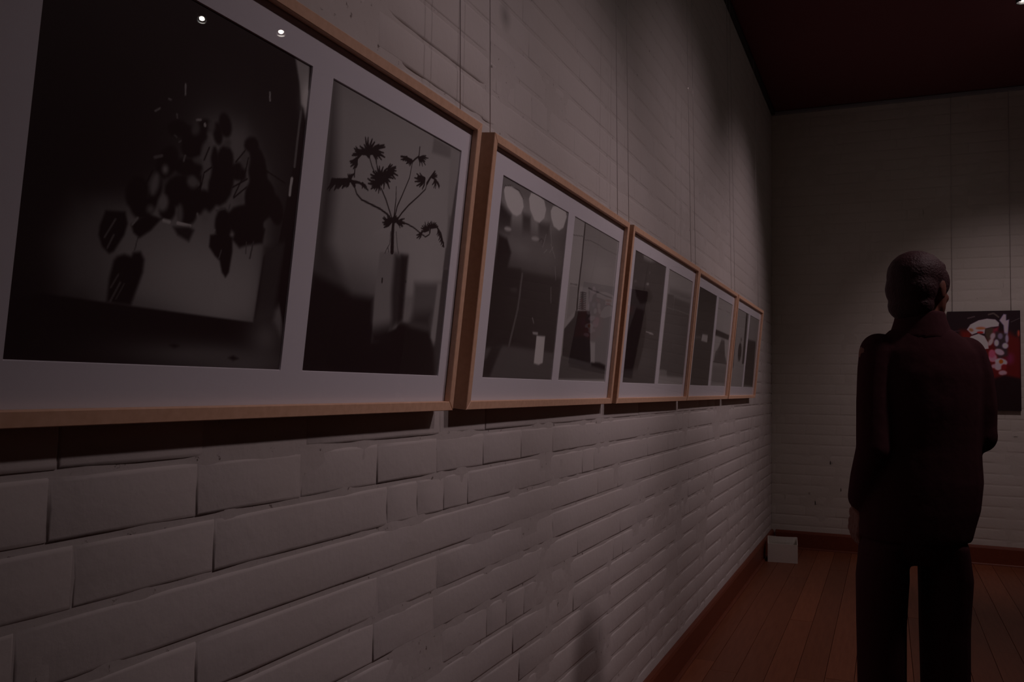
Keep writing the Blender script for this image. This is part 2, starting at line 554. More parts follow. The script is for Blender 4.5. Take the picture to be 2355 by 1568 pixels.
# ------------------------------------------------------------------ photographic prints
# shapes of each print: b = ground tone, p = soft polygon, s = tapering stroke, g = soft glow; metres from the print's lower left corner
PRINTS = {
'1A': [
('b',9),
('g',(.3266,.2672),.1038,.1023,34),
('p',[(.1046,.1841),(.1482,.2001),(.2274,.2568),(.2575,.3235),(.3328,.3445),(.3928,.282),(.4049,.1897),(.4048,.1717),(.3976,.0697),(.1642,.0735),(.119,.0752)],44,.03),
('p',[(.0717,.1838),(.1133,.1857),(.1321,.0733),(.0791,.0755),(.0643,.0771),(.0512,.1357)],28,.03),
('g',(.2792,.1233),.1499,.0708,62),
('g',(.3174,.0968),.0824,.0427,62),
('g',(.1789,.1279),.0816,.0492,46),
('g',(.2926,.3149),.043,.0353,46),
('p',[(.0364,.0762),(.0791,.0755),(.1642,.0735),(.3976,.0697),(.4048,.1717),(.4356,.1965),(.4585,.3796),(.4909,.3886),(.458,.0625),(.4694,-.0059),(.0002,-.015),(-.0088,.0601)],9,.0022),
('p',[(.4047,.185),(.4356,.1965),(.4511,.199),(.4421,.0818),(.4004,.0706)],20,.008),
('g',(.3038,.0155),.1505,.0195,36),
('g',(.4293,.0471),.0416,.0366,36),
('g',(.386,.0088),.0912,.0142,36),
('p',[(.2359,.0275),(.2448,.0297),(.2546,.0272),(.2457,.0238)],12,.003),
('p',[(.3515,.0147),(.3619,.0183),(.3738,.0142),(.3631,.0106)],12,.003),
('p',[(.4447,.0916),(.4654,.1141),(.4657,.0803),(.4633,.0559),(.4432,.0751)],44,.008),
('p',[(.4285,.4839),(.4649,.4843),(.4732,.4501),(.4756,.3843),(.4634,.4157),(.4538,.4197),(.444,.4509)],62,.004),
('g',(.4658,.4338),.0129,.0263,90),
('p',[(.4647,.4856),(.4806,.4862),(.4818,.4142),(.4678,.4483)],10,.002),
('s',[(.4558,.4078),(.4544,.3647),(.4543,.3205)],.005,.005,40),
('s',[(.4512,.3005),(.4501,.2879),(.4501,.2749)],.006,.006,74),
('p',[(.4591,.4144),(.4751,.3807),(.464,.3603),(.4707,.0633),(.4501,.1098),(.4546,.2614),(.4619,.3597)],8,.003),
('p',[(.3069,.3457),(.3088,.3383),(.3079,.3315),(.3044,.3265),(.2991,.3243),(.2931,.3255),(.2875,.3296),(.2834,.3359),(.2817,.3431),(.2825,.3499),(.2859,.3549),(.291,.3571),(.2971,.3561),(.3027,.352)],8,.004),
('p',[(.2916,.3288),(.2931,.3221),(.2925,.316),(.29,.3119),(.2861,.3104),(.2815,.312),(.2773,.3161),(.2741,.3221),(.2726,.3288),(.2732,.3347),(.2756,.3389),(.2794,.3404),(.284,.339),(.2883,.3348)],8,.004),
('p',[(.319,.2975),(.3187,.2882),(.3152,.28),(.3091,.2745),(.3018,.2728),(.2947,.2752),(.2891,.2811),(.2862,.2894),(.2865,.2984),(.2899,.3065),(.2957,.3121),(.303,.314),(.3102,.3118),(.316,.3059)],8,.004),
('p',[(.3241,.2621),(.3203,.2473),(.3122,.2351),(.3017,.228),(.2908,.2272),(.2817,.2328),(.2761,.2435),(.275,.2574),(.2786,.2717),(.2863,.2838),(.2966,.2913),(.3075,.2926),(.317,.2873),(.323,.2764)],8,.004),
('p',[(.368,.3316),(.3672,.3259),(.3636,.3206),(.3577,.3167),(.3508,.3149),(.3442,.3157),(.3394,.3187),(.3371,.3235),(.3377,.329),(.3413,.3342),(.347,.3382),(.3539,.34),(.3605,.3394),(.3655,.3364)],8,.004),
('p',[(.3924,.2979),(.396,.2806),(.3947,.2655),(.3889,.2557),(.3798,.2532),(.3693,.2583),(.3595,.2699),(.3523,.2856),(.3489,.3023),(.3501,.317),(.3556,.3268),(.3644,.3297),(.3748,.3251),(.3848,.3138)],8,.004),
('p',[(.4182,.2617),(.4171,.246),(.4091,.2321),(.396,.2228),(.3805,.22),(.3658,.224),(.3547,.2338),(.3491,.2476),(.3501,.2626),(.3575,.2761),(.3699,.2856),(.3852,.2891),(.4003,.2857),(.4122,.276)],8,.004),
('p',[(.3476,.2767),(.3429,.273),(.3345,.2709),(.324,.2707),(.3137,.2724),(.3055,.2756),(.301,.2798),(.3009,.284),(.3053,.2876),(.3134,.2897),(.3237,.2901),(.3342,.2885),(.3427,.2853),(.3476,.281)],8,.004),
('p',[(.4375,.2512),(.4403,.241),(.4393,.2318),(.4346,.2254),(.4272,.2232),(.4186,.2255),(.4106,.2318),(.4046,.2409),(.4019,.2508),(.4029,.2599),(.4074,.2662),(.4146,.2686),(.4231,.2665),(.4313,.2603)],8,.004),
('p',[(.3471,.2889),(.3464,.2834),(.3428,.2783),(.3371,.2746),(.3304,.2731),(.3241,.274),(.3193,.2771),(.3171,.2818),(.3178,.2873),(.3212,.2923),(.3268,.296),(.3334,.2977),(.3398,.2968),(.3447,.2937)],8,.004),
('p',[(.2161,.2645),(.2114,.2547),(.2043,.2471),(.1962,.2431),(.1887,.2435),(.1832,.2481),(.1809,.256),(.1821,.2656),(.1865,.2752),(.1935,.2828),(.2016,.2871),(.2092,.287),(.2149,.2824),(.2174,.2744)],8,.004),
('p',[(.2594,.2962),(.255,.2885),(.2475,.2824),(.2384,.2792),(.2295,.2794),(.2227,.2829),(.2191,.289),(.2194,.2964),(.2236,.3039),(.2309,.31),(.2399,.3134),(.2488,.3135),(.256,.3101),(.2598,.3039)],8,.004),
('p',[(.2584,.2691),(.2555,.2632),(.2482,.258),(.2382,.2545),(.2275,.2535),(.2183,.255),(.2121,.2588),(.2103,.264),(.2131,.2698),(.2199,.2749),(.2296,.2784),(.2404,.2797),(.25,.2783),(.2565,.2745)],8,.004),
('p',[(.2504,.3122),(.2497,.3052),(.2458,.2986),(.2395,.2939),(.2321,.292),(.225,.2932),(.2198,.2972),(.2172,.3032),(.2179,.3101),(.2216,.3165),(.2278,.3213),(.2351,.3233),(.2423,.3223),(.2477,.3184)],8,.004),
('p',[(.2638,.3159),(.2637,.3083),(.2614,.3016),(.2573,.2971),(.2522,.2958),(.2472,.2979),(.2432,.3028),(.241,.3097),(.241,.3171),(.2433,.3237),(.2473,.3282),(.2524,.3297),(.2575,.3277),(.2615,.3228)],8,.004),
('p',[(.2605,.2311),(.2542,.2212),(.243,.2138),(.2293,.2103),(.2159,.2113),(.2054,.2165),(.1996,.2248),(.1997,.2346),(.2055,.2441),(.216,.2516),(.2294,.2555),(.2431,.2549),(.2543,.2499),(.2605,.2414)],8,.004),
('p',[(.293,.2316),(.2913,.2235),(.2844,.216),(.2738,.2106),(.2617,.2083),(.2505,.2095),(.2424,.2139),(.2387,.2206),(.2403,.2284),(.2467,.2357),(.2568,.2412),(.2688,.2438),(.2804,.2428),(.289,.2385)],8,.004),
('p',[(.1737,.2171),(.1711,.2076),(.1654,.1998),(.1578,.1953),(.1499,.1948),(.1431,.1985),(.1389,.2056),(.1379,.2146),(.1403,.2238),(.1457,.2316),(.1532,.2363),(.1611,.237),(.1681,.2335),(.1726,.2263)],8,.004),
('p',[(.1846,.2029),(.1837,.1962),(.1792,.1902),(.1722,.186),(.1641,.1845),(.1565,.1859),(.1509,.19),(.1483,.1958),(.1492,.2023),(.1534,.2082),(.1602,.2124),(.1683,.2141),(.176,.2129),(.1819,.2088)],8,.004),
('p',[(.2218,.2074),(.2213,.2006),(.2181,.1946),(.2128,.1907),(.2065,.1895),(.2004,.1914),(.1958,.1958),(.1936,.2019),(.194,.2085),(.1971,.2144),(.2023,.2184),(.2086,.2197),(.2147,.218),(.2195,.2136)],8,.004),
('p',[(.2599,.209),(.2592,.2019),(.2552,.1957),(.2488,.1915),(.2413,.1902),(.2342,.1919),(.2288,.1963),(.2263,.2026),(.2269,.2095),(.2307,.2156),(.2369,.2199),(.2444,.2214),(.2516,.2198),(.2572,.2154)],8,.004),
('p',[(.3972,.2254),(.3946,.2145),(.3843,.2044),(.3686,.1972),(.3508,.1942),(.3344,.1959),(.3226,.2019),(.3173,.2108),(.3196,.221),(.3289,.2308),(.3438,.2382),(.3615,.2417),(.3785,.2405),(.3913,.2347)],8,.004),
('p',[(.329,.2053),(.3289,.1947),(.3255,.1856),(.3195,.18),(.312,.1788),(.3047,.1823),(.2989,.1896),(.2958,.1994),(.2959,.2097),(.2991,.2187),(.305,.2244),(.3124,.2258),(.3198,.2226),(.3257,.2153)],8,.004),
('p',[(.3995,.2113),(.398,.2027),(.3912,.195),(.3807,.1896),(.3686,.1877),(.3572,.1895),(.3489,.1946),(.3451,.202),(.3464,.2102),(.3527,.2178),(.3629,.2233),(.3749,.2256),(.3865,.224),(.3953,.219)],8,.004),
('p',[(.1941,.2206),(.1914,.2104),(.1872,.2023),(.1823,.1978),(.1778,.1978),(.1746,.2023),(.1731,.2103),(.1738,.2203),(.1765,.2304),(.1806,.2385),(.1854,.2432),(.19,.2434),(.1934,.2389),(.1948,.2308)],8,.004),
('p',[(.2913,.2832),(.2922,.2718),(.2914,.2623),(.2889,.2566),(.2853,.2558),(.2814,.2601),(.2778,.2685),(.2754,.2794),(.2745,.2906),(.2753,.3),(.2777,.3057),(.2813,.3067),(.2852,.3025),(.2888,.2942)],8,.004),
('p',[(.2283,.3176),(.2272,.3123),(.2227,.3072),(.2158,.3031),(.2079,.3009),(.2005,.3011),(.1951,.3035),(.1928,.3076),(.1938,.3127),(.1981,.3177),(.2048,.3218),(.2127,.3241),(.2202,.3241),(.2258,.3218)],8,.004),
('p',[(.266,.2699),(.2687,.2643),(.2688,.2587),(.2662,.2543),(.2616,.2519),(.2558,.252),(.25,.2546),(.2453,.2591),(.2427,.2647),(.2426,.2701),(.2451,.2745),(.2496,.2769),(.2554,.2769),(.2612,.2744)],8,.004),
('p',[(.2712,.334),(.2704,.3299),(.267,.326),(.2619,.3228),(.2559,.3212),(.2503,.3213),(.2462,.3231),(.2444,.3264),(.2451,.3303),(.2484,.3342),(.2534,.3374),(.2594,.3391),(.265,.3391),(.2693,.3372)],8,.004),
('p',[(.249,.3209),(.2479,.3173),(.2456,.3143),(.2424,.3123),(.2391,.3118),(.2363,.3129),(.2344,.3154),(.234,.3187),(.235,.3222),(.2373,.3253),(.2404,.3273),(.2438,.3278),(.2467,.3267),(.2485,.3243)],30,.005),
('p',[(.2016,.256),(.2015,.2536),(.2004,.2514),(.1986,.2499),(.1964,.2494),(.1943,.25),(.1927,.2515),(.1919,.2537),(.192,.2561),(.1931,.2583),(.1949,.2598),(.1971,.2603),(.1992,.2598),(.2008,.2582)],52,.005),
('p',[(.2598,.2792),(.2584,.2774),(.2556,.276),(.252,.2753),(.2483,.2754),(.2452,.2762),(.2434,.2777),(.2431,.2795),(.2445,.2813),(.2472,.2826),(.2508,.2834),(.2545,.2833),(.2576,.2825),(.2595,.281)],34,.005),
('p',[(.2537,.2547),(.2559,.2515),(.2561,.248),(.2544,.2447),(.2509,.2423),(.2466,.2414),(.2421,.242),(.2385,.2441),(.2364,.2472),(.2361,.2507),(.2379,.2539),(.2412,.2563),(.2456,.2573),(.25,.2567)],40,.005),
('p',[(.2778,.2681),(.2757,.2609),(.2722,.2551),(.2682,.2519),(.2643,.2517),(.2614,.2547),(.26,.2602),(.2604,.2672),(.2625,.2742),(.2659,.28),(.27,.2834),(.2739,.2836),(.2768,.2807),(.2783,.2751)],44,.005),
('p',[(.2731,.2992),(.2712,.2933),(.268,.2885),(.264,.2857),(.2602,.2855),(.2572,.2878),(.2556,.2922),(.2558,.2979),(.2576,.3037),(.2608,.3085),(.2648,.3114),(.2686,.3117),(.2717,.3094),(.2733,.305)],42,.005),
('p',[(.2082,.2121),(.2071,.2072),(.2045,.2032),(.2009,.2007),(.197,.2004),(.1936,.2022),(.1913,.2058),(.1907,.2105),(.1917,.2153),(.1942,.2194),(.1978,.2219),(.2017,.2222),(.2052,.2205),(.2075,.2168)],48,.005),
('p',[(.1894,.2328),(.1878,.2262),(.1852,.2208),(.182,.2178),(.1788,.2176),(.1763,.2204),(.175,.2255),(.1751,.232),(.1766,.2385),(.1792,.2439),(.1824,.247),(.1856,.2472),(.1881,.2444),(.1895,.2393)],44,.005),
('p',[(.186,.2004),(.1857,.1979),(.1843,.1956),(.182,.1941),(.1793,.1936),(.1767,.1942),(.1748,.1958),(.1739,.1981),(.1741,.2006),(.1755,.2028),(.1778,.2044),(.1805,.2049),(.1831,.2043),(.1851,.2027)],38,.005),
('p',[(.3448,.2557),(.3425,.2489),(.3386,.2434),(.3339,.2403),(.3293,.2401),(.3258,.243),(.324,.2482),(.3242,.2549),(.3265,.2616),(.3303,.2671),(.335,.2703),(.3396,.2705),(.3432,.2677),(.345,.2624)],42,.005),
('p',[(.283,.2104),(.2828,.2065),(.2813,.2032),(.2787,.201),(.2755,.2004),(.2725,.2016),(.2701,.2042),(.2688,.2077),(.269,.2116),(.2705,.2149),(.273,.2171),(.2762,.2177),(.2793,.2166),(.2817,.214)],46,.005),
('p',[(.2354,.2043),(.2357,.1988),(.2348,.1942),(.2329,.1914),(.2304,.191),(.2279,.193),(.2258,.197),(.2244,.2023),(.2242,.2077),(.2251,.2123),(.2269,.2151),(.2294,.2156),(.2319,.2136),(.2341,.2096)],40,.005),
('p',[(.3526,.3058),(.3525,.2997),(.3505,.2943),(.3468,.2908),(.3424,.2897),(.338,.2913),(.3345,.2953),(.3326,.3008),(.3327,.3068),(.3347,.3121),(.3382,.3157),(.3427,.3169),(.3471,.3153),(.3507,.3113)],36,.005),
('p',[(.3104,.3195),(.31,.3167),(.3083,.3142),(.3055,.3123),(.3022,.3114),(.299,.3118),(.2967,.3132),(.2956,.3155),(.2959,.3182),(.2976,.3208),(.3004,.3227),(.3037,.3235),(.3068,.3232),(.3092,.3218)],34,.005),
('p',[(.3493,.2461),(.3489,.2433),(.3468,.2407),(.3435,.2388),(.3396,.2381),(.336,.2385),(.3333,.2401),(.332,.2425),(.3324,.2453),(.3345,.2478),(.3378,.2497),(.3416,.2505),(.3453,.2501),(.3481,.2485)],40,.005),
('p',[(.2765,.334),(.2764,.3301),(.2748,.3267),(.2723,.3242),(.2691,.3234),(.2661,.3242),(.2637,.3266),(.2625,.33),(.2626,.3339),(.2641,.3373),(.2666,.3398),(.2698,.3407),(.2728,.3399),(.2752,.3375)],34,.005),
('s',[(.2778,.277),(.2652,.2667),(.2612,.2397)],.0022,.0022,8),
('s',[(.2698,.3029),(.2626,.2836)],.0022,.0022,8),
('s',[(.3404,.3166),(.3237,.2956)],.0022,.0022,8),
('s',[(.3486,.3079),(.3454,.2854),(.327,.2461)],.0022,.0022,8),
('s',[(.3512,.2775),(.3229,.2589)],.0022,.0022,8),
('s',[(.3509,.265),(.3273,.2446)],.0022,.0022,8),
('s',[(.26,.2612),(.2605,.2381)],.0022,.0022,8),
('s',[(.2536,.238),(.2634,.2518)],.0022,.0022,8),
('s',[(.3851,.2995),(.4363,.2902)],.0022,.0022,8),
('s',[(.1764,.2487),(.1686,.2307)],.0022,.0022,8),
('s',[(.2153,.3728),(.2169,.3593)],.0025,.0025,62),
('s',[(.3795,.414),(.3816,.4027)],.0035,.0035,60),
('s',[(.1702,.3235),(.1773,.3291)],.0025,.0025,48),
('s',[(.19,.3453),(.1936,.3453)],.0025,.0025,46),
('s',[(.2062,.3301),(.2074,.3256)],.0025,.0025,42),
('s',[(.2415,.3327),(.2486,.335)],.003,.003,60),
('s',[(.257,.3314),(.2574,.3293)],.004,.004,70),
('s',[(.2062,.3023),(.2102,.3006)],.002,.002,36),
('s',[(.2146,.2955),(.218,.2978)],.002,.002,40),
('s',[(.1775,.2659),(.1891,.2709)],.004,.004,36),
('s',[(.2263,.2732),(.228,.2807)],.003,.003,40),
('s',[(.228,.1902),(.25,.1901)],.005,.005,74),
('s',[(.2034,.1893),(.2134,.1893)],.005,.005,70),
('s',[(.1909,.1897),(.197,.1902)],.003,.003,50),
('s',[(.2608,.2092),(.2622,.2065)],.003,.003,50),
('s',[(.2948,.2197),(.3108,.2254)],.002,.002,34),
('s',[(.291,.1897),(.2968,.1929)],.003,.003,50),
('s',[(.3195,.2248),(.3215,.2328)],.003,.003,34),
('p',[(.1121,.1847),(.1062,.1652),(.106,.1539),(.1128,.1409),(.124,.1341),(.1304,.1379),(.1434,.1602),(.1467,.1753),(.1412,.1889)],8,.003),
('s',[(.1278,.177),(.1147,.1526)],.0025,.0025,34),
('s',[(.1278,.1576),(.1205,.1407)],.0025,.0025,34),
('p',[(.1522,.1748),(.1604,.1822),(.1777,.1928),(.1993,.1908),(.1843,.173),(.1671,.1604),(.1572,.1654)],8,.003),
('s',[(.161,.1845),(.154,.1752)],.003,.003,50),
('s',[(.1648,.1608),(.1619,.1441)],.0013,.0013,22),
('p',[(.132,.1266),(.1281,.1031),(.1283,.0759),(.1425,.0744),(.1651,.0743),(.1722,.0965),(.1786,.1181),(.1786,.1346),(.1714,.1433),(.1605,.1409),(.1576,.1353),(.1466,.1367),(.1365,.1323)],8,.004),
('s',[(.1412,.1105),(.132,.0935)],.0025,.0025,30),
('s',[(.1452,.1008),(.1334,.0764)],.003,.003,30),
('s',[(.1515,.1001),(.1417,.0801)],.002,.002,26),
('p',[(.2204,.1839),(.23,.1746),(.2431,.1713),(.2508,.1693),(.2581,.1857),(.249,.1889)],14,.004),
('p',[(.2893,.1845),(.2895,.1682),(.3027,.157),(.3128,.1518),(.3199,.1361),(.3281,.1295),(.334,.1379),(.3365,.1686),(.3334,.1885),(.316,.1923)],8,.003),
('s',[(.314,.1669),(.3111,.1549)],.002,.002,36),
('p',[(.3339,.1852),(.3501,.1758),(.3643,.1814),(.3993,.1904),(.4011,.212),(.3387,.2012)],8,.004),
('s',[(.3635,.1865),(.3649,.1694)],.002,.002,30),
('s',[(.3785,.1889),(.3747,.1639)],.003,.003,26),
],
'1B': [
('b',30),
('p',[(-.0865,.484),(.5426,.55),(.6154,.248),(-.0423,.1622)],60,.05),
('g',(.2618,.3451),.3144,.1824,70),
('g',(.3793,.1993),.1752,.1036,72),
('g',(.0615,.3933),.0786,.1062,62),
('p',[(.0059,.4876),(-.0007,.2541),(-.0104,.1092),(.0027,-.0335),(.1141,-.0334),(.1123,.1206),(.0365,.2167),(.0365,.3201)],26,.03),
('g',(.1039,.1659),.0972,.0449,34),
('p',[(.005,.1601),(.0779,.1492),(.1237,.1369),(.1902,.1388),(.196,.0931),(.2962,.1039),(.3386,.1),(.413,.096),(.4288,.0764),(.46,-.0129),(-.0114,-.0181),(-.0093,.0781)],10,.012),
('p',[(.2931,.1525),(.3373,.157),(.3379,.1035),(.2962,.1039)],58,.006),
('p',[(.3353,.1836),(.4457,.1963),(.4346,.103),(.413,.096),(.3386,.1)],42,.012),
('p',[(.3517,.1225),(.413,.1313),(.4126,.0978),(.3347,.1015)],22,.02),
('p',[(.4302,.1946),(.4496,.1968),(.4473,.0813),(.4416,.0621),(.4241,.0799)],64,.006),
('p',[(.4492,.2706),(.4689,.2736),(.4756,.171),(.4734,-.0013),(.4615,-.0015),(.4473,.0813),(.4477,.1871)],30,.004),
('p',[(.1975,.2256),(.2342,.2311),(.2972,.2317),(.2962,.1039),(.2825,.089),(.24,.0743),(.2243,.0582),(.2003,.0553),(.1977,.0998),(.1947,.1624)],58,.004),
('p',[(.2509,.2284),(.2979,.2314),(.2996,.1042),(.2662,.0879),(.2527,.1552)],22,.012),
('p',[(.2738,.23),(.2979,.2314),(.3019,.1096),(.287,.0997)],14,.008),
('p',[(.1941,.0798),(.2588,.0926),(.2641,.05),(.1959,.0469)],12,.02),
('p',[(-.0208,.0367),(.4444,.0585),(.4617,-.0205),(-.0104,-.0239)],10,.02),
('s',[(.2147,.178),(.2151,.1714)],.004,.004,12),
('s',[(.3002,.1839),(.3014,.1814)],.003,.003,14),
('p',[(.3511,.4817),(.474,.4823),(.4738,.4638),(.4694,.2306),(.4526,.2284),(.4394,.4594),(.3499,.4506)],52,.006),
('p',[(.426,.48),(.474,.4823),(.4699,.3446),(.4406,.3391)],62,.006),
('p',[(.465,.4047),(.4731,.4473),(.4715,.2309),(.4484,.2279)],36,.004),
('s',[(.0939,.3256),(.1034,.3143),(.1196,.3076),(.1508,.3054),(.1831,.3031),(.2105,.2978),(.22,.2924)],.003,.004,11),
('s',[(.1789,.3407),(.1987,.3238),(.2246,.295)],.003,.0036,11),
('s',[(.1305,.3862),(.1407,.3734),(.1559,.3598)],.0024,.003,11),
('s',[(.0928,.3701),(.0896,.3561),(.0909,.3415)],.003,.003,11),
('s',[(.2295,.3552),(.2334,.3273),(.2328,.2966)],.0015,.004,11),
('s',[(.2781,.412),(.2736,.3814),(.2531,.3422),(.2402,.3196),(.2348,.2951)],.002,.0036,11),
('s',[(.3423,.3856),(.3391,.3735),(.3161,.3553),(.2808,.3295),(.2596,.3107),(.2452,.2952)],.0022,.0036,11),
('s',[(.2533,.2895),(.281,.2935),(.311,.2904),(.3389,.2839),(.3591,.2805),(.3734,.2877),(.3745,.2918)],.003,.0024,11),
('s',[(.2322,.2911),(.2341,.2644),(.2388,.2328)],.009,.012,11),
('s',[(.2464,.2719),(.2555,.2444),(.2631,.2328)],.0014,.0014,11),
('s',[(.2265,.2685),(.2277,.2455),(.2171,.2313),(.2149,.2256)],.0013,.0013,11),
('s',[(.2222,.2392),(.2276,.2293)],.0016,.0016,11),
('s',[(.223,.2858),(.217,.2789),(.2103,.275)],.0067,.0025,11),
('s',[(.223,.2858),(.2123,.2768),(.202,.2721)],.0067,.0025,11),
('s',[(.223,.2858),(.2102,.2794),(.1997,.2768)],.0067,.0025,11),
('s',[(.223,.2858),(.2067,.2815),(.1953,.2808)],.0067,.0025,11),
('s',[(.223,.2858),(.2106,.2834),(.2023,.2834)],.0067,.0025,11),
('s',[(.223,.2858),(.2052,.2859),(.1949,.2884)],.0067,.0025,11),
('s',[(.223,.2858),(.2068,.2877),(.1983,.2913)],.0067,.0025,11),
('s',[(.223,.2858),(.2129,.2908),(.2093,.2957)],.0067,.0025,11),
('s',[(.223,.2858),(.2178,.292),(.2175,.297)],.0067,.0025,11),
('s',[(.2462,.29),(.2595,.2977),(.2712,.3014)],.0054,.002,11),
('s',[(.2462,.29),(.2553,.2945),(.2628,.2965)],.0054,.002,11),
('s',[(.2462,.29),(.2626,.2938),(.2742,.2942)],.0054,.002,11),
('s',[(.2462,.29),(.2617,.292),(.272,.2912)],.0054,.002,11),
('s',[(.2462,.29),(.2604,.2891),(.2685,.2865)],.0054,.002,11),
('s',[(.2462,.29),(.2591,.2877),(.2657,.2842)],.0054,.002,11),
('s',[(.2462,.29),(.2553,.2856),(.2586,.2812)],.0054,.002,11),
('s',[(.2325,.2893),(.224,.2878),(.2182,.288)],.0081,.003,11),
('s',[(.2325,.2893),(.2237,.2897),(.2186,.2912)],.0081,.003,11),
('s',[(.2325,.2893),(.2237,.2913),(.2194,.2939)],.0081,.003,11),
('s',[(.2325,.2893),(.2292,.2926),(.2288,.2953)],.0081,.003,11),
('s',[(.2325,.2893),(.2308,.2937),(.2319,.2971)],.0081,.003,11),
('s',[(.2325,.2893),(.2355,.2962),(.2404,.3007)],.0081,.003,11),
('s',[(.2325,.2893),(.2394,.2953),(.2462,.2986)],.0081,.003,11),
('s',[(.2325,.2893),(.2412,.2938),(.2484,.2958)],.0081,.003,11),
('s',[(.2325,.2893),(.2432,.2912),(.2504,.2911)],.0081,.003,11),
('s',[(.1287,.3874),(.119,.3901),(.1046,.3864),(.0922,.3733),(.0828,.3611)],.008,.004,11),
('s',[(.1333,.3954),(.1119,.3911),(.0983,.3913)],.0081,.003,11),
('s',[(.1333,.3954),(.1108,.3947),(.0981,.3976)],.0081,.003,11),
('s',[(.1333,.3954),(.1174,.3986),(.1099,.4034)],.0081,.003,11),
('s',[(.1333,.3954),(.1164,.4061),(.1116,.4166)],.0081,.003,11),
('s',[(.1333,.3954),(.1213,.4075),(.1198,.4183)],.0081,.003,11),
('s',[(.1333,.3954),(.1294,.4089),(.1332,.4195)],.0081,.003,11),
('s',[(.1333,.3954),(.1352,.4076),(.1416,.4164)],.0081,.003,11),
('s',[(.1333,.3954),(.1444,.4081),(.1564,.4157)],.0081,.003,11),
('s',[(.1333,.3954),(.1543,.4112),(.1735,.4197)],.0081,.003,11),
('s',[(.1333,.3954),(.1569,.4097),(.177,.4166)],.0081,.003,11),
('s',[(.1333,.3954),(.1554,.403),(.1716,.4051)],.0081,.003,11),
('s',[(.1333,.3954),(.1615,.3997),(.1798,.3984)],.0081,.003,11),
('s',[(.1392,.3969),(.1599,.4037),(.1748,.4054)],.0067,.0025,11),
('s',[(.1392,.3969),(.162,.3997),(.1763,.3982)],.0067,.0025,11),
('s',[(.1392,.3969),(.1595,.3955),(.1705,.3912)],.0067,.0025,11),
('s',[(.1392,.3969),(.1513,.394),(.1569,.3899)],.0067,.0025,11),
('s',[(.1392,.3969),(.1522,.3878),(.1555,.379)],.0067,.0025,11),
('s',[(.1043,.388),(.0894,.3797),(.0776,.3761)],.0067,.0025,11),
('s',[(.1043,.388),(.0902,.3818),(.0798,.3796)],.0067,.0025,11),
('s',[(.1043,.388),(.0927,.3855),(.0853,.3856)],.0067,.0025,11),
('s',[(.1043,.388),(.0897,.3875),(.0813,.3894)],.0067,.0025,11),
('s',[(.1043,.388),(.092,.3899),(.0859,.3933)],.0067,.0025,11),
('s',[(.0922,.3733),(.095,.3649),(.093,.3584)],.0067,.0025,11),
('s',[(.0922,.3733),(.0907,.3624),(.0852,.3548)],.0067,.0025,11),
('s',[(.0922,.3733),(.0852,.3628),(.0768,.3565)],.0067,.0025,11),
('s',[(.0922,.3733),(.0834,.366),(.0754,.3621)],.0067,.0025,11),
('s',[(.0922,.3733),(.0814,.3672),(.0727,.3645)],.0067,.0025,11),
('s',[(.0936,.3272),(.0823,.3329),(.0628,.3302),(.0341,.3205)],.008,.005,11),
('s',[(.0882,.3326),(.1083,.3354),(.137,.3282)],.006,.003,11),
('s',[(.079,.3355),(.0734,.3384),(.0714,.3414)],.0067,.0025,11),
('s',[(.079,.3355),(.0764,.3396),(.0766,.3429)],.0067,.0025,11),
('s',[(.079,.3355),(.0791,.3401),(.0812,.3435)],.0067,.0025,11),
('s',[(.079,.3355),(.0844,.343),(.0907,.3476)],.0067,.0025,11),
('s',[(.0284,.3224),(.028,.3109),(.0231,.3028)],.0061,.0022,11),
('s',[(.0284,.3224),(.0241,.3113),(.0172,.3041)],.0061,.0022,11),
('s',[(.0336,.3236),(.0333,.3158),(.03,.3104)],.0061,.0022,11),
('s',[(.0336,.3236),(.0311,.3134),(.0255,.3066)],.0061,.0022,11),
('s',[(.0388,.3247),(.0405,.314),(.0371,.3061)],.0061,.0022,11),
('s',[(.0388,.3247),(.0359,.3177),(.0313,.3131)],.0061,.0022,11),
('s',[(.0441,.3259),(.0428,.3152),(.0376,.3077)],.0061,.0022,11),
('s',[(.0441,.3259),(.0429,.3153),(.0378,.308)],.0061,.0022,11),
('s',[(.0494,.3271),(.0486,.3176),(.0442,.311)],.0061,.0022,11),
('s',[(.0494,.3271),(.0463,.3198),(.0415,.315)],.0061,.0022,11),
('s',[(.0547,.3283),(.0538,.3205),(.0501,.3151)],.0061,.0022,11),
('s',[(.0547,.3283),(.0532,.3185),(.0482,.3118)],.0061,.0022,11),
('s',[(.0601,.3296),(.0614,.3208),(.0584,.3144)],.0061,.0022,11),
('s',[(.0601,.3296),(.0581,.3226),(.0541,.3179)],.0061,.0022,11),
('s',[(.0656,.3308),(.0652,.3225),(.0616,.3166)],.0061,.0022,11),
('s',[(.0656,.3308),(.0641,.3211),(.0592,.3145)],.0061,.0022,11),
('s',[(.071,.332),(.072,.3262),(.0701,.3219)],.0061,.0022,11),
('s',[(.071,.332),(.0699,.3241),(.0659,.3186)],.0061,.0022,11),
('s',[(.0765,.3333),(.0771,.326),(.0745,.3208)],.0061,.0022,11),
('s',[(.0765,.3333),(.0749,.3247),(.0704,.3188)],.0061,.0022,11),
('s',[(.1173,.3357),(.1235,.3323),(.1257,.3289)],.0054,.002,11),
('s',[(.1173,.3357),(.119,.3311),(.1179,.3275)],.0054,.002,11),
('s',[(.1173,.3357),(.1271,.3345),(.1323,.3321)],.0054,.002,11),
('s',[(.1781,.3614),(.2003,.3668),(.2157,.3674)],.0081,.003,11),
('s',[(.1781,.3614),(.1959,.3615),(.2064,.3589)],.0081,.003,11),
('s',[(.1781,.3614),(.1929,.3592),(.2004,.3553)],.0081,.003,11),
('s',[(.1781,.3614),(.1981,.3545),(.2065,.3464)],.0081,.003,11),
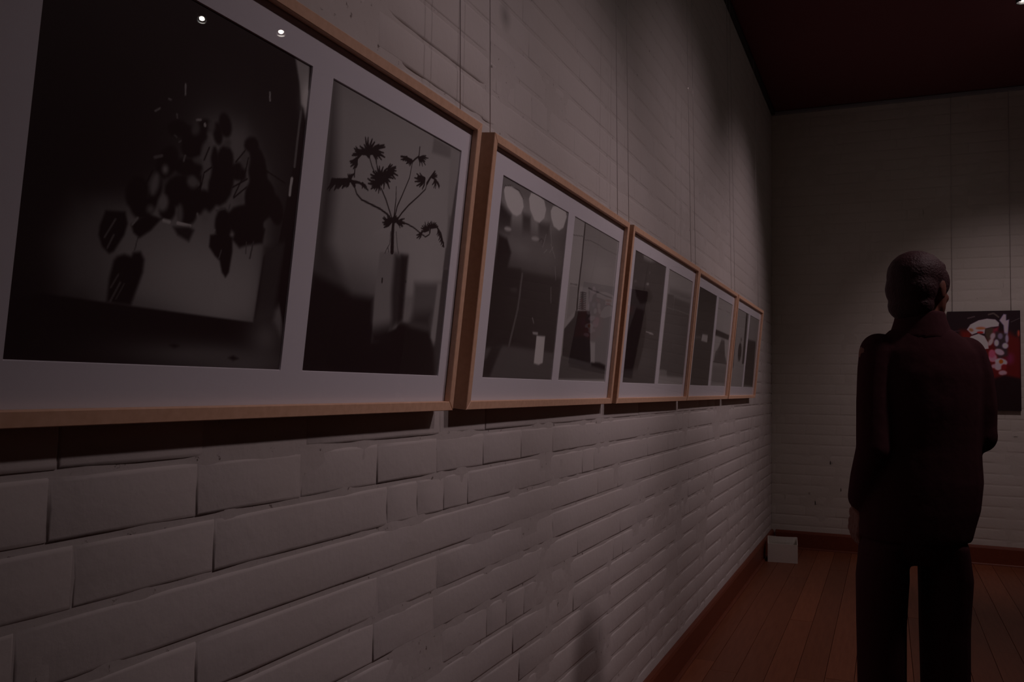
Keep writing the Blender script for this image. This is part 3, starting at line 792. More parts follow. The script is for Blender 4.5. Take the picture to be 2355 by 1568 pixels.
('s',[(.1781,.3614),(.187,.351),(.1875,.3422)],.0081,.003,11),
('s',[(.1781,.3614),(.1803,.3522),(.1775,.3453)],.0081,.003,11),
('s',[(.1781,.3614),(.1732,.3471),(.1641,.3376)],.0081,.003,11),
('s',[(.1781,.3614),(.1672,.3471),(.1548,.3386)],.0081,.003,11),
('s',[(.1781,.3614),(.1647,.3513),(.1528,.3461)],.0081,.003,11),
('s',[(.1781,.3614),(.157,.3538),(.1418,.3516)],.0081,.003,11),
('s',[(.1781,.3614),(.1549,.3568),(.1399,.3571)],.0081,.003,11),
('s',[(.1781,.3614),(.1578,.361),(.1462,.3637)],.0081,.003,11),
('s',[(.1781,.3614),(.1622,.3633),(.1541,.367)],.0081,.003,11),
('s',[(.1781,.3614),(.1627,.3692),(.1574,.3771)],.0081,.003,11),
('s',[(.1781,.3614),(.1676,.3701),(.1656,.3779)],.0081,.003,11),
('s',[(.1781,.3614),(.1748,.3717),(.1775,.3797)],.0081,.003,11),
('s',[(.1781,.3614),(.1835,.3731),(.1919,.3808)],.0081,.003,11),
('s',[(.1781,.3614),(.189,.3721),(.2002,.3782)],.0081,.003,11),
('s',[(.1781,.3614),(.1964,.3756),(.2136,.3833)],.0081,.003,11),
('s',[(.1781,.3614),(.1976,.3696),(.2127,.3727)],.0081,.003,11),
('s',[(.1952,.3742),(.1962,.3841),(.2013,.3913)],.0067,.0025,11),
('s',[(.1952,.3742),(.2003,.3845),(.2079,.3913)],.0067,.0025,11),
('s',[(.1952,.3742),(.2081,.3849),(.2204,.3909)],.0067,.0025,11),
('s',[(.1952,.3742),(.2091,.3835),(.2214,.3883)],.0067,.0025,11),
('s',[(.1952,.3742),(.2113,.3809),(.2236,.3835)],.0067,.0025,11),
('s',[(.1952,.3742),(.2104,.3769),(.2205,.3766)],.0067,.0025,11),
('s',[(.1952,.3742),(.2169,.377),(.2309,.3759)],.0067,.0025,11),
('s',[(.1952,.3742),(.2135,.3722),(.2232,.368)],.0067,.0025,11),
('s',[(.1646,.3479),(.174,.342),(.1769,.3363)],.0067,.0025,11),
('s',[(.1646,.3479),(.1717,.3385),(.1715,.3306)],.0067,.0025,11),
('s',[(.1646,.3479),(.1655,.3388),(.1619,.332)],.0067,.0025,11),
('s',[(.1646,.3479),(.1617,.3398),(.1564,.3345)],.0067,.0025,11),
('s',[(.1646,.3479),(.1554,.338),(.1458,.3324)],.0067,.0025,11),
('s',[(.1646,.3479),(.1558,.341),(.1478,.3374)],.0067,.0025,11),
('s',[(.1646,.3479),(.1528,.3428),(.1439,.3408)],.0067,.0025,11),
('s',[(.1646,.3479),(.1476,.3418),(.1353,.34)],.0067,.0025,11),
('s',[(.1646,.3479),(.1444,.3461),(.1322,.3479)],.0067,.0025,11),
('p',[(.1913,.3609),(.1903,.3561),(.1857,.3514),(.1786,.3478),(.1703,.346),(.1626,.3463),(.1568,.3486),(.1542,.3525),(.1551,.3572),(.1595,.3618),(.1665,.3654),(.1747,.3674),(.1826,.3672),(.1885,.3649)],11,.002),
('s',[(.2778,.4138),(.2871,.4216),(.3002,.4305),(.3,.4491)],.004,.003,11),
('s',[(.2774,.4155),(.2553,.4174),(.2349,.4137)],.004,.004,11),
('s',[(.2553,.4174),(.2622,.4133),(.2641,.4093)],.0054,.002,11),
('s',[(.2553,.4174),(.2595,.4115),(.2591,.4065)],.0054,.002,11),
('s',[(.2553,.4174),(.2543,.4123),(.2513,.4087)],.0054,.002,11),
('s',[(.2553,.4174),(.2493,.4114),(.2432,.4079)],.0054,.002,11),
('s',[(.2553,.4174),(.2446,.411),(.2358,.408)],.0054,.002,11),
('s',[(.3009,.4269),(.3152,.4346),(.327,.4383)],.0054,.002,11),
('s',[(.3009,.4269),(.3217,.4336),(.3367,.4356)],.0054,.002,11),
('s',[(.3009,.4269),(.3174,.4306),(.3284,.4309)],.0054,.002,11),
('s',[(.3009,.4269),(.3165,.4278),(.3257,.4262)],.0054,.002,11),
('s',[(.3009,.4269),(.3196,.4246),(.3289,.4201)],.0054,.002,11),
('s',[(.3009,.4269),(.3135,.4214),(.3179,.4155)],.0054,.002,11),
('s',[(.3009,.4269),(.3066,.4194),(.3061,.4131)],.0054,.002,11),
('s',[(.2735,.4164),(.2776,.4123),(.2779,.4087)],.0054,.002,11),
('s',[(.2735,.4164),(.2733,.4093),(.2697,.404)],.0054,.002,11),
('s',[(.2735,.4164),(.2707,.4102),(.2662,.4061)],.0054,.002,11),
('s',[(.2735,.4164),(.2642,.4092),(.2557,.4053)],.0054,.002,11),
('s',[(.2735,.4164),(.2634,.4119),(.2557,.4101)],.0054,.002,11),
('s',[(.2735,.4164),(.2617,.4139),(.254,.4137)],.0054,.002,11),
('s',[(.3423,.3856),(.3531,.3995),(.3693,.4168)],.006,.004,11),
('s',[(.3311,.3926),(.3319,.3802),(.3263,.371)],.0067,.0025,11),
('s',[(.3311,.3926),(.3243,.3806),(.3146,.3729)],.0067,.0025,11),
('s',[(.3311,.3926),(.3172,.3798),(.3034,.3725)],.0067,.0025,11),
('s',[(.3311,.3926),(.3107,.3831),(.2949,.3792)],.0067,.0025,11),
('s',[(.3311,.3926),(.308,.387),(.2926,.3862)],.0067,.0025,11),
('s',[(.3311,.3926),(.3139,.39),(.303,.3904)],.0067,.0025,11),
('s',[(.3311,.3926),(.3105,.3927),(.2991,.3957)],.0067,.0025,11),
('s',[(.3311,.3926),(.3171,.3955),(.3107,.3996)],.0067,.0025,11),
('s',[(.3602,.4031),(.3633,.4099),(.3684,.4145)],.0054,.002,11),
('s',[(.3602,.4031),(.3675,.4099),(.375,.414)],.0054,.002,11),
('s',[(.3602,.4031),(.3712,.4087),(.3802,.4114)],.0054,.002,11),
('s',[(.3602,.4031),(.372,.4067),(.3805,.4077)],.0054,.002,11),
('s',[(.3602,.4031),(.3768,.401),(.3933,.391)],.005,.004,11),
('s',[(.3729,.4002),(.3879,.397),(.3948,.3925)],.0054,.002,11),
('s',[(.3729,.4002),(.3879,.394),(.3933,.3874)],.0054,.002,11),
('s',[(.3729,.4002),(.3793,.3912),(.3784,.3838)],.0054,.002,11),
('s',[(.3729,.4002),(.3753,.3906),(.3718,.3833)],.0054,.002,11),
('s',[(.3729,.4002),(.3694,.3927),(.3637,.3878)],.0054,.002,11),
('s',[(.3745,.2918),(.3744,.3015),(.4013,.3081),(.4222,.2979),(.4405,.2729)],.005,.004,11),
('s',[(.3675,.2964),(.3547,.2906),(.3444,.2882)],.0054,.002,11),
('s',[(.3675,.2964),(.3519,.2915),(.3404,.29)],.0054,.002,11),
('s',[(.3675,.2964),(.3493,.2942),(.3377,.2951)],.0054,.002,11),
('s',[(.3675,.2964),(.3502,.2971),(.3405,.2998)],.0054,.002,11),
('s',[(.3675,.2964),(.3539,.2992),(.3474,.3029)],.0054,.002,11),
('s',[(.3675,.2964),(.3551,.3028),(.351,.309)],.0054,.002,11),
('s',[(.3675,.2964),(.3625,.3055),(.364,.3126)],.0054,.002,11),
('s',[(.3675,.2964),(.3695,.3075),(.3763,.3152)],.0054,.002,11),
('s',[(.3675,.2964),(.3716,.3047),(.3782,.31)],.0054,.002,11),
('s',[(.3856,.3054),(.3705,.3045),(.3613,.3058)],.0054,.002,11),
('s',[(.3856,.3054),(.3729,.3069),(.3662,.3096)],.0054,.002,11),
('s',[(.3856,.3054),(.3777,.3097),(.3754,.3139)],.0054,.002,11),
('s',[(.3856,.3054),(.3804,.3104),(.3799,.3147)],.0054,.002,11),
('s',[(.3856,.3054),(.3854,.3115),(.3884,.3159)],.0054,.002,11),
('s',[(.3856,.3054),(.3902,.3119),(.3963,.316)],.0054,.002,11),
('s',[(.3856,.3054),(.3935,.3104),(.4007,.313)],.0054,.002,11),
('s',[(.3856,.3054),(.3976,.3092),(.4066,.3103)],.0054,.002,11),
('s',[(.3423,.2863),(.3403,.278),(.3351,.2725)],.0054,.002,11),
('s',[(.3423,.2863),(.3339,.2775),(.3247,.2725)],.0054,.002,11),
('s',[(.3423,.2863),(.3316,.2805),(.3226,.2779)],.0054,.002,11),
('s',[(.4085,.3035),(.4124,.2984),(.4121,.2943)],.0054,.002,11),
('s',[(.4085,.3035),(.4083,.2972),(.405,.2927)],.0054,.002,11),
('s',[(.4141,.2989),(.417,.2943),(.4163,.2907)],.0054,.002,11),
('s',[(.4141,.2989),(.4127,.2939),(.4094,.2905)],.0054,.002,11),
('s',[(.4197,.2943),(.4252,.2881),(.4253,.283)],.0054,.002,11),
('s',[(.4197,.2943),(.4188,.2876),(.4149,.283)],.0054,.002,11),
('s',[(.4253,.2897),(.4279,.2838),(.4264,.2793)],.0054,.002,11),
('s',[(.4253,.2897),(.424,.2838),(.4201,.2798)],.0054,.002,11),
('s',[(.431,.285),(.4362,.2788),(.4361,.2738)],.0054,.002,11),
('s',[(.431,.285),(.4302,.2788),(.4265,.2746)],.0054,.002,11),
('s',[(.4367,.2803),(.4385,.2759),(.4373,.2725)],.0054,.002,11),
('s',[(.4367,.2803),(.4355,.2753),(.4322,.2719)],.0054,.002,11),
],
'2A': [
('b',28),
('g',(.0847,.4284),.1039,.0522,74),
('g',(.2606,.4373),.1205,.063,70),
('g',(.3884,.4731),.0876,.0587,62),
('p',[(.0024,.4854),(.476,.4899),(.4738,.4774),(.008,.4633)],52,.01),
('p',[(.003,.4188),(.0742,.4022),(.0788,.3515),(.0061,.3427)],18,.012),
('p',[(.1453,.4192),(.1962,.4216),(.2085,.3766),(.1546,.3676)],26,.012),
('p',[(.256,.4179),(.3369,.4249),(.3538,.3663),(.2739,.354)],28,.015),
('g',(.1452,.3342),.1882,.0406,52),
('g',(.3376,.3486),.1394,.051,48),
('p',[(.0258,.0072),(.073,.275),(.1884,.276),(.4765,.2927),(.4829,.076),(.1065,.078),(-.0039,.0331)],13,.01),
('p',[(.0139,.344),(.0641,.3422),(.0975,.313),(.0829,.2695),(.1687,.2807),(.167,.0809),(-.0127,.069),(.0021,.1991)],10,.008),
('p',[(.0111,.0668),(.1056,.0814),(.4829,.076),(.4807,.0056),(.0041,.0001)],34,.008),
('p',[(.0041,.0001),(.0037,.0333),(.0409,.0749),(.0981,.0776),(.0433,.0007)],12,.01),
('s',[(.1813,.268),(.1767,.1815),(.1441,.0833)],.011,.011,36),
('p',[(.3254,.1189),(.39,.1208),(.3917,.047),(.3619,.0403),(.3259,.0438)],98,.004),
('p',[(.2918,.1273),(.3319,.1288),(.334,.1213),(.2985,.121)],74,.003),
('p',[(.0144,.4546),(.0243,.4642),(.0568,.4689),(.1006,.4681),(.1328,.4555),(.1451,.4368),(.1323,.4167),(.108,.4068),(.0816,.4071),(.0488,.4179),(.0279,.4339)],98,.004),
('s',[(.0144,.4513),(.0204,.4633),(.0561,.4718),(.1091,.4699),(.1402,.4553)],.0018,.0018,20),
('p',[(.175,.4642),(.1847,.4807),(.227,.4859),(.2791,.4801),(.2994,.4597),(.2917,.4356),(.2613,.417),(.2262,.418),(.1896,.4384)],98,.004),
('p',[(.3345,.4627),(.3482,.4788),(.3952,.4881),(.4474,.4864),(.4637,.4715),(.4451,.4362),(.4124,.4226),(.3688,.4267),(.3438,.4453)],96,.004),
('p',[(.0835,.3672),(.0804,.3646),(.0738,.3622),(.065,.3606),(.0556,.36),(.0477,.3606),(.0427,.3622),(.0415,.3645),(.0444,.367),(.0509,.3694),(.0596,.371),(.069,.3716),(.0771,.3711),(.0823,.3695)],74,.004),
('p',[(.2709,.3741),(.2677,.3712),(.2598,.3684),(.2489,.3662),(.2371,.3651),(.2267,.3653),(.2199,.3667),(.2177,.369),(.2208,.3718),(.2284,.3746),(.2392,.3768),(.251,.3779),(.2615,.3778),(.2687,.3765)],72,.004),
('s',[(.2747,.3691),(.2873,.3786),(.3036,.3756),(.2963,.365)],.003,.003,26),
('s',[(.343,.4222),(.3661,.3798)],.003,.003,62),
('s',[(.3189,.3951),(.3033,.3586)],.003,.003,62),
('s',[(.362,.3753),(.4045,.3428)],.003,.003,62),
('s',[(.3355,.3559),(.3174,.3456)],.003,.003,62),
('s',[(.3798,.3704),(.3581,.3516)],.003,.003,62),
('s',[(.4112,.3202),(.4277,.2829)],.003,.003,62),
('s',[(.3956,.2595),(.4078,.2178)],.003,.003,62),
('s',[(.2814,.1647),(.2953,.1508)],.003,.003,62),
('p',[(.1594,.2261),(.1581,.2229),(.1529,.2199),(.1448,.2177),(.1356,.2167),(.1269,.2171),(.1206,.2189),(.1178,.2216),(.1191,.2248),(.1242,.2278),(.1321,.23),(.1413,.231),(.1501,.2306),(.1565,.2289)],22,.004),
],
'2B': [
('b',74),
('p',[(.1005,.4866),(.456,.4883),(.4594,.2871),(.1966,.2933),(.1088,.2906)],64,.006),
('g',(.2823,.3546),.1725,.0495,72),
('p',[(-.0046,.486),(.1005,.4866),(.1047,.2866),(.0164,.2869)],76,.006),
('s',[(.1031,.4888),(.1061,.3671),(.1027,.276),(.1073,.2207)],.009,.014,16),
('s',[(.0028,.4294),(.104,.4418)],.0025,.0025,46),
('s',[(.1176,.4335),(.1828,.4405),(.3159,.4375),(.4602,.438)],.0025,.0025,44),
('s',[(.0261,.288),(.0874,.291)],.004,.004,50),
('s',[(.1966,.2933),(.3164,.2897),(.4594,.2871)],.005,.005,40),
('p',[(.0233,.2809),(.0944,.2855),(.096,.2127),(.0241,.1794)],66,.006),
('p',[(.1988,.2864),(.46,.2852),(.4651,.041),(.2963,.0592)],62,.006),
('p',[(.0124,.0707),(.2951,.0629),(.4638,.0448),(.4634,.0077),(.0033,.0033)],36,.006),
('p',[(.2951,.0629),(.3927,.0641),(.4598,.0565),(.4586,.0408),(.3111,.0504)],16,.006),
('p',[(.096,.2127),(.2362,.2248),(.2678,.1282),(.3019,.0966),(.2904,.0591),(.0172,.0709),(.0127,.1516),(.0911,.195)],17,.004),
('s',[(.1231,.2729),(.1795,.276)],.0035,.0035,30),
('s',[(.1227,.2673),(.1806,.2704)],.0035,.0035,30),
('s',[(.1223,.2616),(.1818,.2648)],.0035,.0035,30),
('s',[(.122,.256),(.1829,.2592)],.0035,.0035,30),
('s',[(.1216,.2503),(.184,.2536)],.0035,.0035,30),
('s',[(.1212,.2447),(.1852,.248)],.0035,.0035,30),
('s',[(.1208,.239),(.1863,.2424)],.0035,.0035,30),
('s',[(.1205,.2334),(.1875,.2367)],.0035,.0035,30),
('s',[(.1201,.2278),(.1886,.2311)],.0035,.0035,30),
('s',[(.1197,.2221),(.1897,.2255)],.0035,.0035,30),
('p',[(.2678,.1282),(.3219,.1274),(.3374,.0624),(.2951,.0629)],80,.006),
],
'3A': [
('b',28),
('g',(.309,.0877),.1825,.0553,36),
('p',[(.1073,.4901),(.2201,.4921),(.2979,.4846),(.2285,.4712),(.1283,.4717)],70,.012),
('p',[(.2363,.3867),(.2351,.3846),(.2303,.3826),(.2228,.3809),(.2142,.3799),(.2061,.3798),(.2002,.3807),(.1976,.3823),(.1988,.3843),(.2035,.3864),(.2109,.3881),(.2195,.3891),(.2276,.3892),(.2336,.3883)],76,.005),
('p',[(.2413,.4324),(.2407,.431),(.238,.4296),(.2338,.4285),(.2288,.4279),(.2241,.4279),(.2207,.4285),(.2191,.4295),(.2197,.4309),(.2224,.4322),(.2266,.4334),(.2315,.434),(.2362,.434),(.2397,.4334)],54,.005),
('p',[(.0617,.3779),(.0606,.3762),(.0561,.3745),(.0493,.373),(.0414,.3721),(.0342,.3719),(.0289,.3725),(.0266,.3738),(.0278,.3754),(.0322,.3772),(.039,.3786),(.0468,.3796),(.0541,.3797),(.0594,.3792)],50,.005),
('p',[(.0392,.3543),(.2558,.3674),(.3089,.3469),(.2888,.3224),(.14,.301),(.0774,.3233)],9,.01),
('p',[(.0931,.2824),(.2325,.2802),(.2581,.2157),(.2445,.1409),(.1953,.0513),(.014,.047),(.0143,.1818)],10,.01),
('s',[(.2632,.203),(.377,.1989)],.006,.006,74),
('s',[(.2632,.3125),(.2819,.2844)],.006,.006,44),
],
'3B': [
('b',76),
('p',[(.0262,.3798),(.5268,.3868),(.4829,.035),(.159,.034),(.1137,.0578),(.0115,.0594),(.0204,.2353)],36,.01),
('p',[(.0476,.4102),(.5309,.4232),(.5164,.3858),(.0427,.3815)],56,.02),
('p',[(.0262,.3798),(.1293,.3864),(.1347,.3335),(.0314,.3282)],40,.004),
('s',[(.1458,.3902),(.1505,.3184)],.005,.005,62),
('s',[(.0322,.3263),(.4898,.3297)],.004,.004,58),
('p',[(.0279,.0598),(.1483,.0586),(.1415,.0337),(.0214,.0357)],60,.006),
('g',(.1387,.2433),.1441,.0635,40),
],
'4A': [
('b',17),
('p',[(.03,.2443),(.1637,.2504),(.1716,.235),(.0191,.2284)],40,.01),
('p',[(.1882,.2618),(.3323,.2666),(.3324,.2257),(.1755,.2273)],84,.006),
],
'4B': [
('b',80),
('s',[(.0243,.4273),(.4076,.4317)],.003,.003,58),
('p',[(.0189,.3094),(.4569,.3039),(.4462,.2755),(.0133,.2771)],12,.006),
('p',[(.215,.2649),(.3173,.2661),(.3818,.1784),(.4772,.1311),(.0491,.127),(.0651,.1834),(.1641,.2226)],34,.015),
('s',[(.0227,.1326),(.4759,.1333)],.006,.006,22),
('p',[(.0308,.1179),(.4799,.1265),(.4936,.0106),(.0424,.0112)],56,.02),
('g',(.1094,.1896),.0716,.0254,44),
],
'5A': [
('b',72),
('p',[(-.0282,.4842),(.0265,.4843),(.05,.1187),(-.0364,.1164)],14,.008),
('p',[(.3579,.4832),(.4267,.4838),(.4733,.1557),(.3903,.1532)],16,.008),
('p',[(.3163,.226),(.3143,.1997),(.2987,.1783),(.2729,.1661),(.2421,.1655),(.2124,.1763),(.1897,.1963),(.1782,.2216),(.1801,.2473),(.195,.2684),(.2202,.2809),(.2508,.2822),(.2809,.2718),(.3043,.2517)],14,.012),
('p',[(.2842,.3059),(.2844,.3015),(.2796,.2977),(.2707,.2953),(.2595,.2947),(.2482,.296),(.2391,.299),(.234,.303),(.2337,.3074),(.2385,.3111),(.2473,.3135),(.2584,.3142),(.2697,.3129),(.2789,.3099)],30,.01),
],
'5B': [
('b',66),
('p',[(.0109,.32),(.3853,.3243),(.4508,.0087),(.0417,.0113),(-.0199,.2088)],16,.012),
],
'back': [
('b',(14,12,14)),
('p',[(.0905,.6323),(.1735,.6314),(.1727,.5514),(.0897,.5519)],(60,14,10),.03),
('p',[(.2907,.617),(.4408,.6155),(.5082,.5364),(.5047,.2494),(.4137,.2614),(.3214,.2407),(.2407,.3125),(.2421,.4449)],(54,13,12),.03),
('p',[(.4289,.5762),(.5031,.5756),(.5048,.2559),(.4139,.2745)],(52,13,11),.02),
('p',[(.4611,.4057),(.4587,.3886),(.4522,.375),(.4429,.3673),(.4328,.3673),(.4237,.3748),(.4175,.3885),(.4154,.4056),(.4179,.4226),(.4244,.4363),(.4337,.4439),(.4438,.4439),(.4529,.4364),(.4591,.4227)],(66,20,42),.03),
('p',[(.1381,.6385),(.1622,.6783),(.2214,.7108),(.2801,.7232),(.3382,.7157),(.364,.6889),(.3608,.6625),(.3144,.6564),(.2676,.6437),(.2613,.604),(.2087,.6111),(.1732,.5981)],(116,104,118),.004),
('p',[(.1842,.6278),(.1808,.6231),(.1747,.6207),(.1673,.6211),(.1599,.6242),(.154,.6294),(.1509,.6357),(.151,.6419),(.1545,.6466),(.1606,.649),(.168,.6486),(.1754,.6454),(.1812,.6402),(.1844,.6339)],(90,64,40),.01),
('p',[(.2706,.647),(.267,.6419),(.2573,.6378),(.2432,.6357),(.2275,.6358),(.2134,.6383),(.2037,.6426),(.2002,.6478),(.2038,.653),(.2136,.657),(.2277,.6592),(.2434,.659),(.2575,.6565),(.2672,.6522)],(96,60,36),.01),
('p',[(.2556,.614),(.2532,.61),(.2467,.6068),(.2373,.6051),(.2269,.6052),(.2175,.6071),(.211,.6104),(.2087,.6144),(.2111,.6184),(.2176,.6216),(.2271,.6233),(.2375,.6232),(.2469,.6213),(.2533,.618)],(92,18,14),.006),
('p',[(.1343,.5516),(.1671,.5848),(.2203,.6043),(.2611,.5841),(.2868,.5309),(.2892,.4846),(.2425,.478),(.1782,.5114)],(114,102,108),.004),
('p',[(.2676,.6437),(.3144,.6564),(.3373,.6297),(.3137,.5969),(.2898,.5375),(.267,.5906)],(40,34,28),.01),
('p',[(.3258,.6431),(.3607,.6559),(.3485,.5966),(.3193,.577)],(84,24,36),.015),
('p',[(.3671,.7086),(.3965,.7577),(.4137,.7541),(.4132,.708),(.4334,.7142),(.4234,.596),(.4004,.5961),(.3955,.6687)],(104,96,122),.006),
('p',[(.3372,.6231),(.4177,.6026),(.4214,.4318),(.3579,.4054),(.3247,.5373)],(30,26,28),.015),
('p',[(.3356,.5767),(.3305,.5666),(.3231,.5599),(.315,.5579),(.3077,.561),(.3028,.5685),(.3011,.5791),(.3031,.5905),(.3082,.6006),(.3156,.6073),(.3237,.6093),(.331,.6062),(.3359,.5987),(.3376,.5881)],(100,90,96),.008),
('p',[(.361,.5305),(.3593,.5191),(.3547,.51),(.3482,.5049),(.341,.5049),(.3345,.51),(.3301,.5192),(.3286,.5307),(.3304,.5421),(.335,.5513),(.3415,.5564),(.3487,.5563),(.3552,.5512),(.3596,.542)],(110,104,126),.008),
('p',[(.4258,.5073),(.4236,.4976),(.4178,.4898),(.4095,.4855),(.4003,.4856),(.392,.4899),(.3863,.4977),(.3844,.5074),(.3866,.5171),(.3924,.5249),(.4008,.5291),(.41,.5291),(.4182,.5247),(.4238,.5169)],(112,104,124),.008),
('p',[(.3887,.5831),(.3869,.5728),(.382,.5646),(.375,.5601),(.3673,.5601),(.3604,.5647),(.3557,.573),(.3541,.5833),(.356,.5936),(.3609,.6019),(.3679,.6064),(.3756,.6063),(.3824,.6017),(.3871,.5934)],(70,64,80),.008),
('p',[(.3173,.5288),(.3096,.5172),(.3008,.5097),(.2928,.5076),(.287,.5115),(.2846,.5205),(.2862,.5328),(.2913,.5461),(.2991,.5576),(.3078,.5652),(.3159,.5672),(.3217,.5633),(.324,.5543),(.3225,.542)],(104,94,96),.008),
('p',[(.3966,.4446),(.3902,.4363),(.3787,.4323),(.3643,.4334),(.3499,.4394),(.3383,.4491),(.3318,.4606),(.3318,.4716),(.3382,.48),(.3498,.4839),(.3642,.4828),(.3786,.4768),(.3901,.467),(.3965,.4556)],(112,92,104),.008),
('p',[(.3464,.412),(.3434,.3977),(.3352,.3862),(.3236,.3798),(.3107,.3797),(.2991,.3861),(.2912,.3975),(.2884,.4119),(.2915,.4262),(.2997,.4377),(.3114,.4441),(.3243,.4441),(.3358,.4377),(.3437,.4263)],(116,70,84),.008),
('p',[(.3352,.4449),(.3328,.4306),(.3262,.4191),(.3168,.4127),(.3065,.4127),(.2973,.4191),(.2909,.4306),(.2888,.4449),(.2913,.4592),(.2978,.4707),(.3072,.4771),(.3176,.4771),(.3268,.4707),(.3331,.4592)],(110,48,66),.008),
('p',[(.4178,.3707),(.4115,.3592),(.398,.3516),(.3798,.3495),(.3607,.3533),(.3443,.3622),(.334,.3745),(.3318,.3877),(.3381,.3992),(.3517,.4068),(.3699,.4089),(.389,.405),(.4053,.3961),(.4156,.3839)],(118,102,112),.008),
('p',[(.3791,.3299),(.3703,.3192),(.3583,.3137),(.3455,.3147),(.3344,.322),(.3273,.334),(.3255,.3485),(.3295,.3625),(.3384,.3733),(.3504,.3787),(.3632,.3777),(.3742,.3704),(.3813,.3584),(.383,.3439)],(114,94,100),.008),
('p',[(.4141,.2942),(.4112,.2856),(.4031,.2787),(.3916,.2748),(.3788,.2747),(.3673,.2784),(.3594,.2851),(.3566,.2937),(.3596,.3022),(.3676,.3092),(.3792,.313),(.392,.3131),(.4035,.3094),(.4114,.3027)],(112,84,92),.008),
('p',[(.4141,.34),(.412,.3303),(.4065,.3225),(.3986,.3182),(.39,.3181),(.3822,.3224),(.3768,.3301),(.375,.3398),(.3771,.3495),(.3826,.3573),(.3905,.3616),(.3991,.3617),(.4069,.3574),(.4122,.3497)],(70,16,18),.008),
('p',[(.3376,.3461),(.336,.3392),(.3318,.3337),(.3257,.3306),(.319,.3306),(.313,.3336),(.3089,.3391),(.3075,.3459),(.309,.3528),(.3133,.3583),(.3194,.3614),(.3261,.3615),(.3321,.3584),(.3362,.353)],(100,80,90),.008),
('p',[(.4287,.5631),(.4274,.5488),(.4241,.5374),(.4194,.5311),(.4143,.5311),(.4098,.5375),(.4067,.5489),(.4058,.5632),(.4071,.5775),(.4104,.5889),(.4151,.5952),(.4202,.5952),(.4247,.5888),(.4277,.5773)],(90,84,100),.008),
('p',[(.3899,.3825),(.3883,.3751),(.3841,.3692),(.3781,.3658),(.3714,.3658),(.3654,.3691),(.3613,.375),(.3599,.3824),(.3615,.3898),(.3657,.3958),(.3718,.3991),(.3784,.3991),(.3844,.3959),(.3885,.3899)],(120,52,14),.006),
('p',[(.5057,.6051),(.5048,.5949),(.5025,.5867),(.4992,.5822),(.4957,.5822),(.4925,.5868),(.4904,.595),(.4898,.6052),(.4907,.6154),(.493,.6236),(.4962,.6281),(.4998,.6281),(.5029,.6235),(.505,.6153)],(104,40,30),.01),
('s',[(.1449,.7287),(.1923,.7413)],.01,.01,(44,38,40)),
('s',[(.2922,.7562),(.3272,.7656),(.3616,.7352)],.012,.012,(46,42,40)),
('s',[(.0366,.6228),(.0845,.629)],.008,.008,(34,24,28)),
('s',[(.4475,.6943),(.5049,.723)],.006,.006,(36,34,36)),
('p',[(.3214,.2407),(.3967,.2744),(.5131,.243),(.5101,-.0038),(-.0051,-.0174),(-.0028,.2435),(.2634,.2466)],(11,9,10),.02),
],
}


def s2l(t):
    t = np.asarray(t, float) / 255.0
    return np.where(t < .04045, t / 12.92, ((t + .055) / 1.055) ** 2.4)

